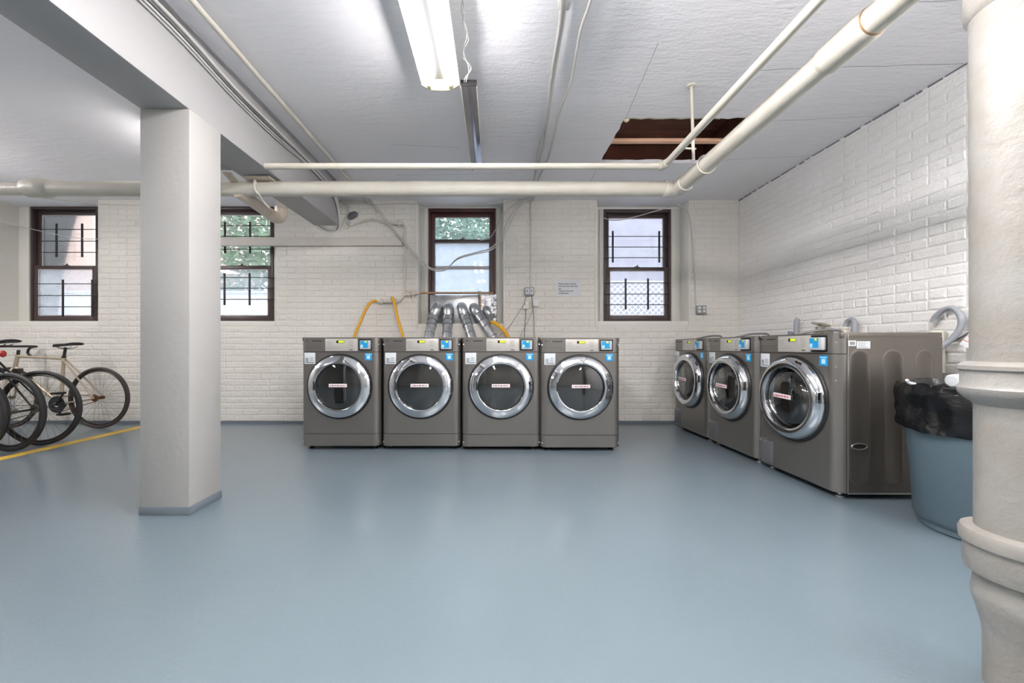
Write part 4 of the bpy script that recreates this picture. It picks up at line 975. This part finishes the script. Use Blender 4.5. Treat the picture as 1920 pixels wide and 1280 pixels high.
# ================================================================== BICYCLES
def wheel(parent, x, r, tm, rm, tw, hub, spokes=28, name='wheel'):
    e = empty(name, (x, 0, r)); e.parent = parent
    ts = [Vector(((r-tw)*math.cos(a), 0, (r-tw)*math.sin(a))) for a in [2*PI*i/56 for i in range(56)]]
    MB().tube(ts, tw, 10, closed=True).build('tyre', tm, e)
    MB().tube([p*((r-2.4*tw)/(r-tw)) for p in ts], .009, 8, closed=True).build('rim', rm, e)
    s = MB()
    for i in range(spokes):
        a = 2*PI*i/spokes; b = a+(.55 if i % 2 else -.55); sd = .02 if (i//2) % 2 else -.02
        s.cyl((.02*math.cos(b), sd, .02*math.sin(b)), ((r-2.5*tw)*math.cos(a), 0, (r-2.5*tw)*math.sin(a)), .0011, n=4, cap=False)
    s.build('spokes', SPOKE, e)
    MB().cyl((0, -.05, 0), (0, .05, 0), .018, n=14).build('hub', hub, e)
    return e
def bicycle(name, loc, rz, fm, tm, tw, seat_h, label, hub=SPOKE, kind='road', r=.335, lean=0):
    e = empty(name, loc, rz); tag(e, label, 'bicycle', 'bicycles parked behind the yellow line'); e.rotation_euler = (lean, 0, rz)
    wheel(e, 0, r, tm, RIMP, tw, hub, name='rear_wheel'); wheel(e, -1.0, r, tm, RIMP, tw, SPOKE, name='front_wheel')
    bb = Vector((-.42, 0, .27)); st_ = Vector((-.365 if kind != 'track' else -.39, 0, seat_h-.14)); hd = Vector((-.90, 0, seat_h-.13)); hb2 = Vector((-.925, 0, seat_h-.25)); ax = Vector((0, 0, r))
    tr = .016 if kind != 'fat' else .022
    f = MB(); f.cyl(bb, st_, tr, n=12); f.cyl(st_-Vector((.0, 0, .015)), hd, tr*.95, n=12); f.cyl(bb, hb2, tr*1.1, n=12); f.cyl(hd+Vector((.003, 0, .02)), hb2-Vector((.004, 0, .02)), tr*1.15, n=12)
    f.cyl(bb-Vector((0, .035, 0)), bb+Vector((0, .035, 0)), .022, n=12)
    f.build('frame', fm, e)
    s = MB()
    for sd in (-1, 1):
        s.cyl(st_+Vector((0, sd*.015, -.02)), ax+Vector((0, sd*.058, 0)), .0085, .007, n=8); s.cyl(bb+Vector((0, sd*.03, 0)), ax+Vector((0, sd*.058, 0)), .0095, .008, n=8)
    s.build('rear_stays', fm, e)
    s = MB()
    for sd in (-1, 1): s.tube([hb2+Vector((-.004, sd*.02, -.01)), hb2+Vector((-.02, sd*.05, -.06)), Vector((-1.0, sd*.052, r))], .011, 8)
    s.build('fork', fm if kind != 'fat' else SILVERF, e)
    MB().cyl(st_, Vector((st_.x+.02, 0, seat_h-.03)), .0135, n=10).build('seatpost', BLACKF if kind != 'track' else BLACKF, e)
    MB().cyl(st_-Vector((0, 0, .008)), st_+Vector((0, 0, .012)), .02, n=10).build('seat_clamp', BLACKF, e)
    sx = st_.x+.03
    sad = MB(); secs = [(.125, .068, .018), (.11, .078, .022), (.06, .07, .016), (.0, .042, .010), (-.07, .024, .006), (-.13, .018, .002), (-.145, .010, -.002)]
    n_ = 14; vs = []; fs = []
    for (dx, wd, dz) in secs:
        for i in range(n_):
            t = 2*PI*i/n_; vs.append((sx+dx, wd*math.cos(t), seat_h-.012+dz+.016*math.sin(t)))
    for j in range(len(secs)-1):
        for i in range(n_): fs.append((j*n_+i, j*n_+(i+1) % n_, (j+1)*n_+(i+1) % n_, (j+1)*n_+i))
    fs += [tuple(range(n_))[::-1], tuple(range((len(secs)-1)*n_, len(secs)*n_))]; sad.add(vs, fs)
    so = sad.build('saddle', DARKP, e, smooth=60)
    s = MB()
    for sd in (-1, 1): s.tube(smooth_path([(sx+.09, sd*.03, seat_h-.02), (sx+.03, sd*.022, seat_h-.045), (sx-.03, sd*.02, seat_h-.045), (sx-.11, sd*.008, seat_h-.025)], 4), .0035, 6)
    s.build('saddle_rails', BLACKF, so)
    # bars
    hz = seat_h-.02 if kind != 'road' else seat_h-.04
    MB().cyl(hd+Vector((0, 0, .0)), hd+Vector((.01, 0, .07)), .014, n=10).build('stem', BLACKF, e)
    if kind == 'fat':
        MB().tube(smooth_path([(-.89, -.32, hz+.03), (-.92, -.16, hz+.02), (-.93, 0, hz), (-.92, .16, hz+.02), (-.89, .32, hz+.03)], 5), .013, 10).build('handlebar', BLACKF, e)
    else:
        for sd in (-1, 1):
            MB().tube(smooth_path([(-.93, 0, hz), (-.935, sd*.2, hz), (-1.02, sd*.21, hz-.02), (-1.04, sd*.21, hz-.08), (-.98, sd*.21, hz-.13)], 5), .013, 10).build('handlebar', BLACKF, e)
    # drivetrain
    cr = MB().lathe([(.03, -.003), (.088, -.003), (.092, 0), (.088, .003), (.03, .003)], 32, 'y', c=(bb.x, -.045, bb.z), closed=True); cr.build('chainring', BLACKF, e)
    s = MB()
    for sg, a in ((-1, .9), (1, .9+PI)): s.cyl((bb.x, sg*.055, bb.z), (bb.x+.17*math.cos(a), sg*.065, bb.z+.17*math.sin(a)), .011, .009, n=8)
    s.cyl((bb.x, -.06, bb.z), (bb.x, .06, bb.z), .012, n=8); s.build('cranks', BLACKF, e)
    for sg, a in ((-1, .9), (1, .9+PI)):
        MB().box((bb.x+.17*math.cos(a)-.04, sg*.12-.045, bb.z+.17*math.sin(a)-.012), (bb.x+.17*math.cos(a)+.04, sg*.12+.045, bb.z+.17*math.sin(a)+.012), .005).build('pedal', DARKP, e)
    MB().lathe([(.012, -.006), (.036, -.006), (.038, 0), (.036, .006), (.012, .006)], 24, 'y', c=(0, -.045, r), closed=True).build('sprocket', hub, e)
    s = MB(); s.cyl((bb.x, -.045, bb.z+.09), (0, -.045, r+.038), .0045, n=6); s.cyl((bb.x, -.045, bb.z-.09), (0, -.045, r-.038), .0045, n=6); s.build('chain', hub, e)
    if kind == 'track': return e
    bk = MB(); bk.box((st_.x+.17, -.035, 2*r-.03), (st_.x+.20, .035, 2*r+.02), .006); bk.build('brake', BLACKF, e)
    return e
b1 = bicycle('bicycle', (-4.37, 4.27, 0), 0, BEIGEF, RUBBERB, .017, .925, 'champagne fixed-gear bicycle with a rusty hub parked closest to the back wall', hub=RUSTP, kind='track', r=.338, lean=0)
b2 = bicycle('bicycle', (-4.15, 3.53, 0), .12, BLACKF, RUBBER, .017, .945, 'black road bicycle with a red light clip under its saddle', kind='road', r=.342)
MB().lathe([(.0001, -.03), (.02, -.02), (.024, .01), (.012, .03), (.0001, .032)], 14, c=(-.30, 0, .835)).build('rear_light', REDP, b2)
MB().tube(smooth_path([(-.36, -.03, .62), (-.42, -.04, .5), (-.6, -.04, .45), (-.7, -.03, .5)], 5), .028, 10).build('bottle_cage', SILVERF, b2)
b3 = bicycle('bicycle', (-4.17, 3.32, 0), -.06, SILVERF, RUBBER, .020, .96, 'silver-stayed bicycle with a thick dark tyre, second from the camera', kind='fat', r=.340)
MB().box((-.30, -.05, .42), (-.12, -.035, .45), .005).build('frame_stripe', REDP, b3)
MB().cyl((-.25, -.03, .28), (-.25, -.03, .50), .036, n=14).build('water_bottle', mat('pale_green', (140, 160, 150), .4), b3)
b4 = bicycle('bicycle', (-4.335, 3.16, 0), .05, BLACKF, RUBBER, .027, .93, 'black fat-tyred bicycle closest to the camera, mostly outside the picture', kind='fat', r=.345)
